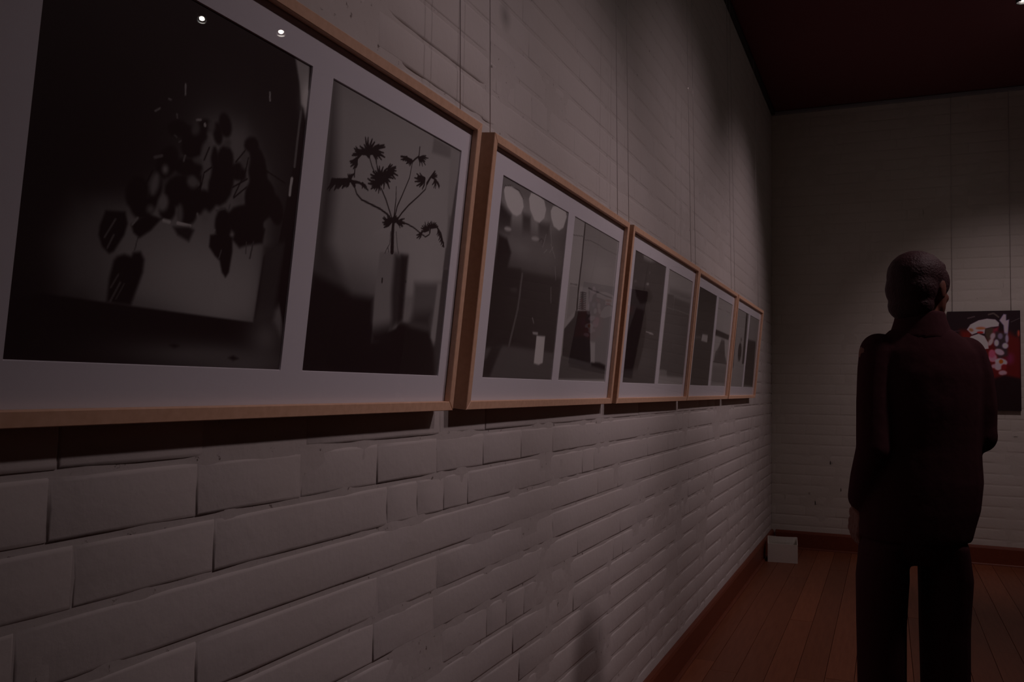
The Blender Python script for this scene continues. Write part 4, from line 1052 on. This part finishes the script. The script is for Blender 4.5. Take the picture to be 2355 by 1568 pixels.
def raster(spec, W, H, nx, ny):
    X, Y = np.meshgrid(np.linspace(0, W, nx), np.linspace(0, H, ny), indexing='ij')
    A = np.zeros((nx, ny, 3))
    col = lambda t: np.array(t if isinstance(t, tuple) else (t, t, t), float)
    for it in spec:
        if it[0] == 'b':
            A[:] = col(it[1])
        elif it[0] == 'g':
            _, c, rx, ry, t = it
            w = np.exp(-((X - c[0]) / max(rx, 1e-4)) ** 2 - ((Y - c[1]) / max(ry, 1e-4)) ** 2)[..., None]
            A = np.maximum(A, A * (1 - w) + col(t) * w)
        elif it[0] == 'p':
            _, pts, t, soft = it
            x0 = min(q[0] for q in pts) - 2 * soft; x1 = max(q[0] for q in pts) + 2 * soft
            y0 = min(q[1] for q in pts) - 2 * soft; y1 = max(q[1] for q in pts) + 2 * soft
            i0, i1 = max(0, int(x0 / W * nx)), min(nx, int(x1 / W * nx) + 2)
            j0, j1 = max(0, int(y0 / H * ny)), min(ny, int(y1 / H * ny) + 2)
            if i1 <= i0 or j1 <= j0: continue
            x = X[i0:i1, j0:j1]; y = Y[i0:i1, j0:j1]
            ins = np.zeros(x.shape, bool); dm = np.full(x.shape, 9.0)
            n = len(pts)
            for k in range(n):
                (ax, ay), (bx, by) = pts[k], pts[(k + 1) % n]
                cr = ((ay > y) != (by > y)) & (x < (bx - ax) * (y - ay) / ((by - ay) if by != ay else 1e-9) + ax)
                ins ^= cr
                ll = (bx - ax) ** 2 + (by - ay) ** 2 + 1e-12
                q = np.clip(((x - ax) * (bx - ax) + (y - ay) * (by - ay)) / ll, 0, 1)
                dm = np.minimum(dm, np.hypot(x - ax - q * (bx - ax), y - ay - q * (by - ay)))
            sd = np.where(ins, dm, -dm)
            w = np.clip(sd / soft * .5 + .5, 0, 1)[..., None]
            w = w * w * (3 - 2 * w)
            A[i0:i1, j0:j1] = A[i0:i1, j0:j1] * (1 - w) + col(t) * w
        else:
            _, pts, w0, w1, t = it
            m = max(w0, w1) + .003
            x0 = min(q[0] for q in pts) - m; x1 = max(q[0] for q in pts) + m
            y0 = min(q[1] for q in pts) - m; y1 = max(q[1] for q in pts) + m
            i0, i1 = max(0, int(x0 / W * nx)), min(nx, int(x1 / W * nx) + 2)
            j0, j1 = max(0, int(y0 / H * ny)), min(ny, int(y1 / H * ny) + 2)
            if i1 <= i0 or j1 <= j0: continue
            x = X[i0:i1, j0:j1]; y = Y[i0:i1, j0:j1]
            best = np.full(x.shape, -9.0)
            n = len(pts) - 1
            for k in range(n):
                (ax, ay), (bx, by) = pts[k], pts[k + 1]
                ll = (bx - ax) ** 2 + (by - ay) ** 2 + 1e-12
                q = np.clip(((x - ax) * (bx - ax) + (y - ay) * (by - ay)) / ll, 0, 1)
                d = np.hypot(x - ax - q * (bx - ax), y - ay - q * (by - ay))
                hw = .5 * (w0 + (w1 - w0) * (k + q) / n)
                best = np.maximum(best, hw - d)
            w = np.clip(best / .0012 + .5, 0, 1)[..., None]
            A[i0:i1, j0:j1] = A[i0:i1, j0:j1] * (1 - w) + col(t) * w
    return np.clip((s2l(A) - s2l(7.0)) / (s2l(98.0) - s2l(7.0)) * .88, .0, .95)

def print_mesh(name, key, W, H, nx, m, parent, place, gain=1.0, tint=(1, 1, 1)):
    ny = int(nx * H / W)
    A = np.clip(raster(PRINTS[key], W, H, nx, ny) * gain, 0, .92) * np.array(tint)
    A = A + np.array([.030, .014, .016]) * min(gain, 1.5) * (1 - A)      # warm veil painted into the blacks, standing in for film fog
    X, Y = np.meshgrid(np.linspace(0, W, nx), np.linspace(0, H, ny), indexing='ij')
    V = place(X.ravel(), Y.ravel())
    idx = np.arange(nx * ny).reshape(nx, ny)
    F = np.stack([idx[:-1, :-1], idx[1:, :-1], idx[1:, 1:], idx[:-1, 1:]], -1).reshape(-1)
    nf = (nx - 1) * (ny - 1)
    me = bpy.data.meshes.new(name)
    me.vertices.add(nx * ny); me.vertices.foreach_set('co', V.ravel())
    me.loops.add(nf * 4); me.loops.foreach_set('vertex_index', F)
    me.polygons.add(nf); me.polygons.foreach_set('loop_start', np.arange(nf) * 4)
    me.update(calc_edges=True)
    ca = me.color_attributes.new('tone', 'FLOAT_COLOR', 'POINT')
    ca.data.foreach_set('color', np.concatenate([A.reshape(-1, 3), np.ones((nx * ny, 1))], 1).ravel())
    me.materials.append(m)
    o = bpy.data.objects.new(name, me)
    return link(o, parent)

# ------------------------------------------------------------------ framed pictures on the long wall
FW, FD, RW = 1.155, .034, .0195
FH = .6335
LEAN = math.atan(.06 / .63)
PW, PH, PA, PB, PZ = .471, .486, .099, .626, .073

def frame_rail(parent, side):
    """mitred flat moulding with a rebate lip; local x = out of the wall, y = along, z = up"""
    prof = [(-FD, 0), (0, 0), (0, RW), (-.0128, RW), (-.0128, RW - .006), (-FD, RW - .006)]   # (depth, inward)
    V = []
    for end in (0, 1):
        for d, i in prof:
            if side == 'b': V.append((d, i if end == 0 else FW - i, i))
            if side == 't': V.append((d, i if end == 0 else FW - i, FH - i))
            if side == 'l': V.append((d, i, i if end == 0 else FH - i))
            if side == 'r': V.append((d, FW - i, i if end == 0 else FH - i))
    n = len(prof)
    bm = bmesh.new()
    vs = [bm.verts.new(q) for q in V]
    for k in range(n):
        j = (k + 1) % n
        bm.faces.new((vs[k], vs[j], vs[n + j], vs[n + k]))
    bm.faces.new(vs[:n][::-1]); bm.faces.new(vs[n:])
    bmesh.ops.recalc_face_normals(bm, faces=bm.faces)
    bmesh.ops.bevel(bm, geom=[e for e in bm.edges if all(abs(v.co.x) < 1e-6 for v in e.verts)], offset=.0012, segments=1, affect='EDGES')
    return from_bm('frame_rail', bm, M['beech'], parent)

def mat_board(parent):
    """white board with two square windows, cut edges showing"""
    xs = [.012, PA, PA + PW, PB, PB + PW, FW - .012]
    zs = [.012, PZ, PZ + PH, FH - .012]
    bm = bmesh.new()
    def grid(d, ins=0.0):
        g = {}
        for i, a in enumerate(xs):
            for j, c in enumerate(zs):
                da = (ins if i in (1, 3) else -ins if i in (2, 4) else 0)
                dc = (ins if j == 1 else -ins if j == 2 else 0)
                g[i, j] = bm.verts.new((d, a + da, c + dc))
        return g
    A = grid(-.0145); B = grid(-.0170, .0012)
    for i in range(5):
        for j in range(3):
            hole = (j == 1 and i in (1, 3))
            c = [(i, j), (i + 1, j), (i + 1, j + 1), (i, j + 1)]
            if hole:
                for k in range(4):
                    p, q = c[k], c[(k + 1) % 4]
                    bm.faces.new((A[p], A[q], B[q], B[p]))
            else:
                bm.faces.new([A[q] for q in c]); bm.faces.new([B[q] for q in c[::-1]])
    return from_bm('mat_board', bm, M['matboard'], parent)

FRAMES = [
    (.548, 0.0, 'nearest framed photograph pair, dark leafy plant beside a potted palm-like plant', ('1A', '1B'), 300),
    (1.769, 0.005, 'framed pair with three round lights and a small white pillar, second along the wall', ('2A', '2B'), 170),
    (2.958, -0.004, 'third frame along the brick wall, dark photograph beside a pale one', ('3A', '3B'), 120),
    (4.145, 0.0, 'fourth frame along the brick wall, dark print with one white square', ('4A', '4B'), 100),
    (5.335, 0.0, 'farthest frame on the long brick wall, nearest the corner', ('5A', '5B'), 90),
]
PRINT_LABEL = {
    '1A': 'dark print of a leafy plant on a pale bench', '1B': 'print of a spindly potted plant on a column',
    '2A': 'dark print with three bright round lights', '2B': 'pale print of a wall and a pipe',
    '3A': 'dark print', '3B': 'pale grey print', '4A': 'dark print with a white square',
    '4B': 'pale print with a dark bar', '5A': 'pale print with dark vertical bars', '5B': 'pale print with a dark lower half'}
glass_me = None
for k, (y0, yawf, label, keys, res) in enumerate(FRAMES):
    root = empty('picture_frame', (.045, y0, 1.285), (0, LEAN, yawf))
    tag(root, label, 'picture frame', 'beech frames in a row on the long wall')
    for sd in 'btlr': frame_rail(root, sd)
    mat_board(root)
    for key, off in zip(keys, (PA, PB)):
        o = print_mesh('photographic_print', key, PW - .002, PH - .002, res, M['print'], root,
                       lambda a, c, off=off: np.stack([np.full_like(a, -.0172), a + off + .001, c + PZ + .001], 1), {'1A': 1.45, '1B': 1.3, '2A': 1.25, '2B': 1.1}.get(key, 1.0))
        o['label'] = PRINT_LABEL[key]
    box('glass_pane', -.0141, -.0131, .0145, FW - .0145, .0145, FH - .0145, M['glass'], root)
    box('backing_board', -.030, -.0176, .0142, FW - .0142, .0142, FH - .0142, M['backing'], root)
    R = Euler((0, LEAN, yawf)).to_matrix()
    for yy in (.045, FW - .045):
        a = Vector((-FD + .004, yy, FH - .03))
        w = R @ a + Vector((.045, y0, 1.285))
        b = R.inverted() @ (Vector((.034, w.y, ZC - .02)) - Vector((.045, y0, 1.285)))
        from_bm('hanging_wire', tube_bm([a, a + (b - a) * .5, b], .0011, 6), M['wire'], root, True)

# ------------------------------------------------------------------ colour picture on the end wall
PX0, PX1, PZ0, PZ1 = 1.372, 1.886, 1.212, 2.000
root = empty('flower_picture', ((PX0 + PX1) / 2, YB - .02, PZ0))
tag(root, 'unframed dark colour photograph of flowers hanging on the end wall', 'picture')
w = PX1 - PX0; h = PZ1 - PZ0
box('mounting_panel', -w / 2, w / 2, -.012, .012, 0, h, M['panel'], root, .001)
o = print_mesh('photographic_print', 'back', w - .006, h - .006, 150, M['colour_print'], root,
               lambda a, c: np.stack([a - w / 2 + .003, np.full_like(a, -.0128), c + .003], 1), .8)
o['label'] = 'colour print of white and red flowers on black'
for xx in (1.412, 1.826):
    from_bm('hanging_wire', tube_bm([(xx - root.location.x, .006, h - .02), (xx - root.location.x, .008, 2.0), (xx - root.location.x, -.004, ZC - .02 - PZ0)], .0016, 6), M['wire'], root, True)

# ------------------------------------------------------------------ small open white box in the corner
root = empty('open_box', (.158, 7.215, 0), (0, 0, .12))
tag(root, 'small white open-topped card box on the floor in the corner', 'box')
BW, BD = .112, .07
box('front_panel', -BW, BW, -BD, -BD + .004, 0, .142, M['white_card'], root)
box('bottom_panel', -BW + .004, BW - .004, -BD + .004, BD - .004, .0005, .004, M['white_card'], root)
for s in (-1, 1):
    x0, x1 = (BW - .004, BW) if s > 0 else (-BW, -BW + .004)
    bm = bmesh.new()
    P = [(-BD + .004, 0), (BD, 0), (BD, .180), (-BD + .004, .142)]
    vs = [[bm.verts.new((x, y, z)) for y, z in P] for x in (x0, x1)]
    bm.faces.new(vs[0]); bm.faces.new(vs[1][::-1])
    for i in range(4):
        j = (i + 1) % 4
        bm.faces.new((vs[0][i], vs[0][j], vs[1][j], vs[1][i]))
    from_bm('side_panel', bm, M['white_card'], root)
bm = bmesh.new()
n = 9
rows = []
for y in (BD - .004, BD):
    rows.append([[bm.verts.new((-BW + .004 + (2 * BW - .008) * i / (n - 1), y - .022 * (1 - ((i / (n - 1)) * 2 - 1) ** 2) * (z > .1), z)) for i in range(n)] for z in (0, .14, .182)])
for r in rows:
    for a, b in zip(r, r[1:]):
        for i in range(n - 1): bm.faces.new((a[i], a[i + 1], b[i + 1], b[i]))
for i in range(n - 1):
    bm.faces.new((rows[0][2][i], rows[0][2][i + 1], rows[1][2][i + 1], rows[1][2][i]))
from_bm('back_panel', bm, M['white_card'], root)

# ------------------------------------------------------------------ standing person, seen from behind
PB0 = Vector((1.0, 2.86, 0.0))
person = empty('person', PB0, (0, 0, YAW))
tag(person, 'standing person in dark jacket and trousers seen from behind, facing the end wall', 'person')

def tube_any(bm, rows, n=14):
    """rows: (x, y, z, rx, ry[, rot]) horizontal sections, lofted upwards and closed"""
    rings = []
    for r in rows:
        x, y, z, rx, ry = r[:5]
        rot = r[5] if len(r) > 5 else 0.0
        c, s = math.cos(rot), math.sin(rot)
        ring = []
        for k in range(n):
            a = 2 * math.pi * k / n
            px, py = rx * math.cos(a), ry * math.sin(a)
            ring.append(bm.verts.new((x + px * c - py * s, y + px * s + py * c, z)))
        rings.append(ring)
    for a, b in zip(rings, rings[1:]):
        for k in range(n):
            bm.faces.new((a[k], a[(k + 1) % n], b[(k + 1) % n], b[k]))
    bm.faces.new(rings[0][::-1]); bm.faces.new(rings[-1])

def ball(bm, c, r, rot=None):
    m = Matrix.Translation(c)
    if rot is not None: m = m @ rot
    m = m @ Matrix.Diagonal((*r, 1))
    bmesh.ops.create_uvsphere(bm, u_segments=16, v_segments=10, radius=1.0, matrix=m)

def limb(bm, rows):
    pts = [r[:3] for r in rows]; rad = [r[3] for r in rows]
    tube_bm(pts, rad, 12, bm)
    for r in rows:
        ball(bm, r[:3], (r[3] * .985,) * 3)

def fused(name, bm, m, voxel, smooth_it, parent):
    """union of overlapping sections into one continuous skin"""
    bmesh.ops.recalc_face_normals(bm, faces=bm.faces)
    me = bpy.data.meshes.new(name + '_raw'); bm.to_mesh(me); bm.free()
    t = bpy.data.objects.new(name + '_raw', me); COL.objects.link(t)
    md = t.modifiers.new('remesh', 'REMESH'); md.mode = 'VOXEL'; md.voxel_size = voxel; md.use_smooth_shade = True
    ms = t.modifiers.new('smooth', 'SMOOTH'); ms.factor = .5; ms.iterations = smooth_it
    dg = bpy.context.evaluated_depsgraph_get(); dg.update()
    out = bpy.data.meshes.new_from_object(t.evaluated_get(dg))
    bpy.data.objects.remove(t, do_unlink=True)
    out.name = name
    out.materials.clear(); out.materials.append(m)
    out.polygons.foreach_set('use_smooth', [True] * len(out.polygons))
    o = bpy.data.objects.new(name, out)
    return link(o, parent)

HC = Vector((.012, .01, 1.655))                    # middle of the head
FA = math.radians(38)                              # the head is turned to the right, away from the camera
HR = Matrix.Rotation(FA - math.pi / 2, 4, 'Z')     # local +y of the head = where it looks
def hp(x, y, z): return HC + (HR @ Vector((x, y, z)))

def hand(bm, wrist, direction, palm_n, side, curl):
    d = Vector(direction).normalized(); nrm = Vector(palm_n).normalized()
    nrm = (nrm - d * nrm.dot(d)).normalized()
    sx = d.cross(nrm).normalized() * side
    w = Vector(wrist)
    # palm
    for t, hw in ((.012, .024), (.035, .034), (.060, .038), (.080, .036)):
        for s in (-1, -.35, .35, 1):
            ball(bm, w + d * t + sx * hw * s * .72, (.0135, .0135, .0135))
    L = [.068, .078, .074, .058]
    for i in range(4):
        b = w + d * .084 + sx * (.028 - .0185 * i)
        a = 0.0; pnt = b; rows = [(*b, .0088)]
        for j, f in enumerate((.45, .32, .23)):
            a += curl * (.6 if j == 0 else 1.0)
            dd = d * math.cos(a) + nrm * math.sin(a)
            pnt = pnt + dd * L[i] * f
            rows.append((*pnt, .0084 - .0006 * j))
        limb(bm, rows)
    b = w + d * .028 + sx * .030
    t1 = b + (d * .55 + sx * .65 + nrm * .3).normalized() * .036
    t2 = t1 + (d * .8 + sx * .25 + nrm * .45).normalized() * .028
    limb(bm, [(*b, .0125), (*t1, .0105), (*t2, .0088)])

# ---- body: one continuous figure
bm = bmesh.new()
tube_any(bm, [(-.012, 0, .875, .11, .085), (-.01, 0, .92, .130, .095), (-.005, 0, 1.00, .128, .094), (.005, 0, 1.10, .125, .092), (.015, .005, 1.22, .140, .100), (.02, .005, 1.34, .148, .102), (.02, 0, 1.42, .138, .09), (.014, 0, 1.48, .10, .07), (.01, .0, 1.52, .062, .058), (.011, .006, 1.57, .055, .057), (.012, .012, 1.61, .054, .058)])
# head
tube_any(bm, [(*hp(0, .060, -.098), .026, .022, FA - math.pi / 2), (*hp(0, .050, -.085), .046, .046, FA - math.pi / 2), (*hp(0, .030, -.060), .060, .070, FA - math.pi / 2), (*hp(0, .012, -.030), .068, .086, FA - math.pi / 2), (*hp(0, .004, 0), .0715, .092, FA - math.pi / 2), (*hp(0, 0, .030), .0725, .093, FA - math.pi / 2), (*hp(0, -.004, .060), .066, .085, FA - math.pi / 2), (*hp(0, -.006, .085), .048, .062, FA - math.pi / 2), (*hp(0, -.006, .099), .022, .03, FA - math.pi / 2)], 20)
limb(bm, [(*hp(0, .094, .010), .008), (*hp(0, .106, -.014), .010), (*hp(0, .112, -.030), .0125)])          # nose
ball(bm, hp(.013, .098, -.034), (.008, .008, .007)); ball(bm, hp(-.013, .098, -.034), (.008, .008, .007))
for s in (-1, 1):
    ball(bm, hp(.031 * s, .078, .003), (.0135, .0135, .011))            # eyes
    limb(bm, [(*hp(.014 * s, .092, .022), .007), (*hp(.042 * s, .080, .024), .007)])   # brow
    ball(bm, hp(.040 * s, .066, -.028), (.020, .020, .018))             # cheek
    ball(bm, hp(.074 * s, -.002, -.008), (.008, .019, .032), HR)        # ear
limb(bm, [(*hp(-.020, .088, -.060), .006), (*hp(0, .096, -.058), .008), (*hp(.020, .088, -.060), .006)])
limb(bm, [(*hp(-.016, .087, -.069), .006), (*hp(0, .093, -.070), .009), (*hp(.016, .087, -.069), .006)])
ball(bm, hp(0, .082, -.090), (.024, .020, .018))                        # chin
# arms
LA = [(-.120, 0, 1.455, .050), (-.137, -.028, 1.31, .044), (-.150, -.050, 1.175, .038), (-.156, -.005, 1.08, .035), (-.160, .030, 1.005, .026)]
RA = [(.150, .008, 1.45, .052), (.172, 0, 1.36, .046), (.182, -.008, 1.215, .039), (.150, .085, 1.155, .035), (.100, .165, 1.150, .026)]
limb(bm, LA); limb(bm, RA)
hand(bm, (-.160, .033, 1.000), (-.02, .28, -1), (.9, .1, -.1), -1, .55)
hand(bm, (.096, .172, 1.150), (-1, .35, .05), (0, -.5, -1), 1, .6)
# legs
for s, cx in ((-1, -.108), (1, .078)):
    tube_any(bm, [(cx, -.015, .05, .032, .036), (cx, -.012, .12, .036, .040), (cx, -.012, .30, .050, .054), (cx, 0, .46, .050, .053), (cx + .0, .004, .60, .060, .064), (cx + .004 * -s, .0, .78, .058, .074), (cx * .90, 0, .90, .048, .078)])
    limb(bm, [(cx, -.03, .055, .032), (cx, .05, .045, .033), (cx + .01 * s, .12, .035, .030)])
fused('body', bm, M['skin'], .0052, 3, person)

# ---- hair: short crop over skull and nape
bm = bmesh.new()
ball(bm, hp(0, -.012, .034), (.0800, .0960, .0780), HR)
ball(bm, hp(0, -.040, -.005), (.0760, .0680, .0700), HR)
ball(bm, hp(0, -.045, -.055), (.0680, .0520, .0520), HR)
ball(bm, hp(0, .050, .062), (.058, .046, .034), HR)
ball(bm, hp(.060, .012, .016), (.020, .050, .046), HR); ball(bm, hp(-.060, .012, .016), (.020, .050, .046), HR)
fused('hair', bm, M['hair'], .006, 3, person)

# ---- jacket with sleeves and collar
bm = bmesh.new()
tube_any(bm, [(-.008, .002, .910, .160, .124), (-.004, .002, .95, .166, .128), (.006, .002, 1.00, .172, .130), (.014, .002, 1.08, .174, .128), (.018, .004, 1.18, .166, .122), (.022, .004, 1.30, .166, .124), (.026, .002, 1.40, .166, .116), (.026, 0, 1.460, .158, .10), (.020, 0, 1.500, .122, .086), (.014, 0, 1.530, .086, .076)], 24)
limb(bm, [(-.112, 0, 1.462, .056), (-.122, -.01, 1.40, .056), (-.138, -.030, 1.30, .052), (-.149, -.050, 1.175, .050), (-.155, -.008, 1.085, .046), (-.158, .020, 1.025, .040)])
limb(bm, [(.148, .004, 1.452, .060), (.168, .004, 1.39, .060), (.180, -.002, 1.30, .055), (.183, -.008, 1.215, .050), (.152, .085, 1.155, .046), (.116, .140, 1.152, .040)])
fused('jacket', bm, M['jacket'], .007, 9, person)
bm = bmesh.new()
tube_any(bm, [(.012, -.004, 1.500, .098, .084), (.012, -.004, 1.530, .082, .076), (.012, -.002, 1.560, .072, .070), (.013, .002, 1.582, .068, .068)], 24)
fused('collar', bm, M['jacket'], .006, 2, person)

# ---- trousers
bm = bmesh.new()
for s, cx in ((-1, -.108), (1, .078)):
    tube_any(bm, [(cx, -.014, .045, .064, .070), (cx, -.012, .10, .064, .068), (cx, -.008, .28, .066, .068), (cx, 0, .48, .067, .070), (cx, .002, .66, .068, .078), (cx + .003, 0, .80, .071, .092), (cx * .93, 0, .90, .062, .100)], 18)
tube_any(bm, [(-.014, 0, .845, .10, .088), (-.012, 0, .88, .150, .112), (-.010, 0, .96, .148, .110), (-.006, 0, 1.02, .138, .102)], 22)
fused('trousers', bm, M['trousers'], .007, 3, person)

# ---- shoes
for s, cx in ((-1, -.108), (1, .078)):
    bm = bmesh.new()
    rows = [(-.075, .030, .045), (-.060, .037, .060), (-.02, .039, .070), (.04, .043, .062), (.10, .047, .050), (.15, .043, .040), (.185, .026, .028)]
    n = 12; rings = []
    for y, hw, hh in rows:
        ring = []
        for k in range(n):
            a = 2 * math.pi * k / n
            ring.append(bm.verts.new((cx + s * (y + .075) * .10 + hw * math.cos(a), y, .012 + max(0, (math.sin(a) + .35) / 1.35) * hh)))
        rings.append(ring)
    for a, b in zip(rings, rings[1:]):
        for k in range(n): bm.faces.new((a[k], a[(k + 1) % n], b[(k + 1) % n], b[k]))
    bm.faces.new(rings[0][::-1]); bm.faces.new(rings[-1])
    sh = from_bm('shoe', bm, M['shoe'], person, True)
    bm = bmesh.new()
    P = [(y, hw) for y, hw, hh in rows]
    loop = [(cx + s * (y + .075) * .10 + hw * 1.04, y) for y, hw in P] + [(cx + s * (y + .075) * .10 - hw * 1.04, y) for y, hw in P[::-1]]
    lo_ = [bm.verts.new((x, y, 0.0)) for x, y in loop]; hi_ = [bm.verts.new((x, y, .016)) for x, y in loop]
    bm.faces.new(lo_[::-1]); bm.faces.new(hi_)
    for i in range(len(loop)):
        j = (i + 1) % len(loop)
        bm.faces.new((lo_[i], lo_[j], hi_[j], hi_[i]))
    from_bm('sole', bm, M['sole'], sh)


# ------------------------------------------------------------------ lighting tracks and spotlights
def track(x0, y0, x1, y1, label):
    a = Vector((x0, y0, 0)); b = Vector((x1, y1, 0))
    d = (b - a)
    root = empty('lighting_track', (x0, y0, ZC), (0, 0, math.atan2(d.y, d.x)))
    tag(root, label, 'light track')
    L = d.length
    bm = bmesh.new()
    prof = [(-.018, 0), (-.018, -.032), (-.007, -.032), (-.007, -.020), (.007, -.020), (.007, -.032), (.018, -.032), (.018, 0)]
    vs = [[bm.verts.new((x, y, z)) for y, z in prof] for x in (0, L)]
    m = len(prof)
    for i in range(m):
        j = (i + 1) % m
        bm.faces.new((vs[0][i], vs[0][j], vs[1][j], vs[1][i]))
    bm.faces.new(vs[0]); bm.faces.new(vs[1][::-1])
    from_bm('channel', bm, M['black_metal'], root)
    for x in (0, L):
        box('end_cap', x - .006 if x == 0 else x, x if x == 0 else x + .006, -.02, .02, -.035, 0, M['black_metal'], root)
track(2.45, .9, 2.45, 7.1, 'black lighting track on the dark ceiling parallel to the long wall')
track(2.385, 5.690, 1.50, 5.641, 'short black lighting track on the ceiling before the end wall')
track(5.30, 5.38, 3.90, 5.8467, 'black lighting track on the ceiling over the far side of the room')

LAMP_LABEL = {
    'a': 'large black floodlight aimed at the nearest framed photograph', 'b': 'large black floodlight aimed at the second framed photograph', 'h': 'large black floodlight aimed at the fourth framed photograph', 'c': 'large black floodlight aimed at the farthest frame near the corner',
    'g': 'lit spotlight at the upper right edge of the view, pointing down',
    'd': 'black spotlight aimed at the flower picture on the end wall',
    'e': 'lit spotlight whose left-hand reflection shows in the nearest glass',
    'f': 'lit spotlight whose right-hand reflection shows in the nearest glass'}
can = None
for key, (pos, aim, watt, cone, blend, soft) in LAMPS.items():
    d = (Vector(aim) - Vector(pos)).normalized()
    root = empty('spotlight', (pos[0], pos[1], pos[2]))
    tag(root, LAMP_LABEL[key], 'spotlight', 'black ceiling spotlights')
    gs = 1.7 if soft > .07 else 1.0       # the wall floods are bigger fittings
    q = d.to_track_quat('-Z', 'Y').to_matrix().to_4x4() @ Matrix.Scale(gs, 4)
    prof = [(0, .125), (.022, .125), (.030, .112), (.034, .06), (.042, .0), (.0435, -.022), (.040, -.022), (.036, -.004), (0, -.003)]
    bm = lathe_bm(prof, 20, q)
    from_bm('lamp_housing', bm, M['black_metal'], root, True)
    bm = lathe_bm([(.0365, -.004), (.030, .004), (.020, .007), (.0, .0075)], 20, q)
    from_bm('reflector', lathe_bm([(.039, -.020), (.037, -.010), (.0355, -.0045)], 20, q), M['chrome'], root, True)
    bm.free()
    from_bm('bulb', lathe_bm([(0, -.0085), (.012, -.008), (.021, -.006), (.022, -.0042), (0, -.004)], 20, q), M['bulb'], root)
    top = -pos[2] + ZC - .03
    c = (q @ Vector((0, 0, .06)))
    from_bm('stem', tube_bm([(c.x, c.y, c.z + .02), (c.x * .5, c.y * .5, top * .6), (0, 0, top - .01)], .007, 8), M['black_metal'], root, True)
    box('track_adapter', -.014, .014, -.03, .03, top - .022, top - .003, M['black_metal'], root, .002)
    ld = bpy.data.lights.new('spot_beam', 'SPOT')
    ld.energy = watt
    ld.color = LAMP_COLOR
    ld.spot_size = math.radians(cone)
    ld.spot_blend = blend
    ld.shadow_soft_size = soft
    lo = bpy.data.objects.new('spot_beam', ld)
    link(lo, root)
    lo.location = d * (.030 * gs)
    lo.rotation_euler = d.to_track_quat('-Z', 'Y').to_euler()
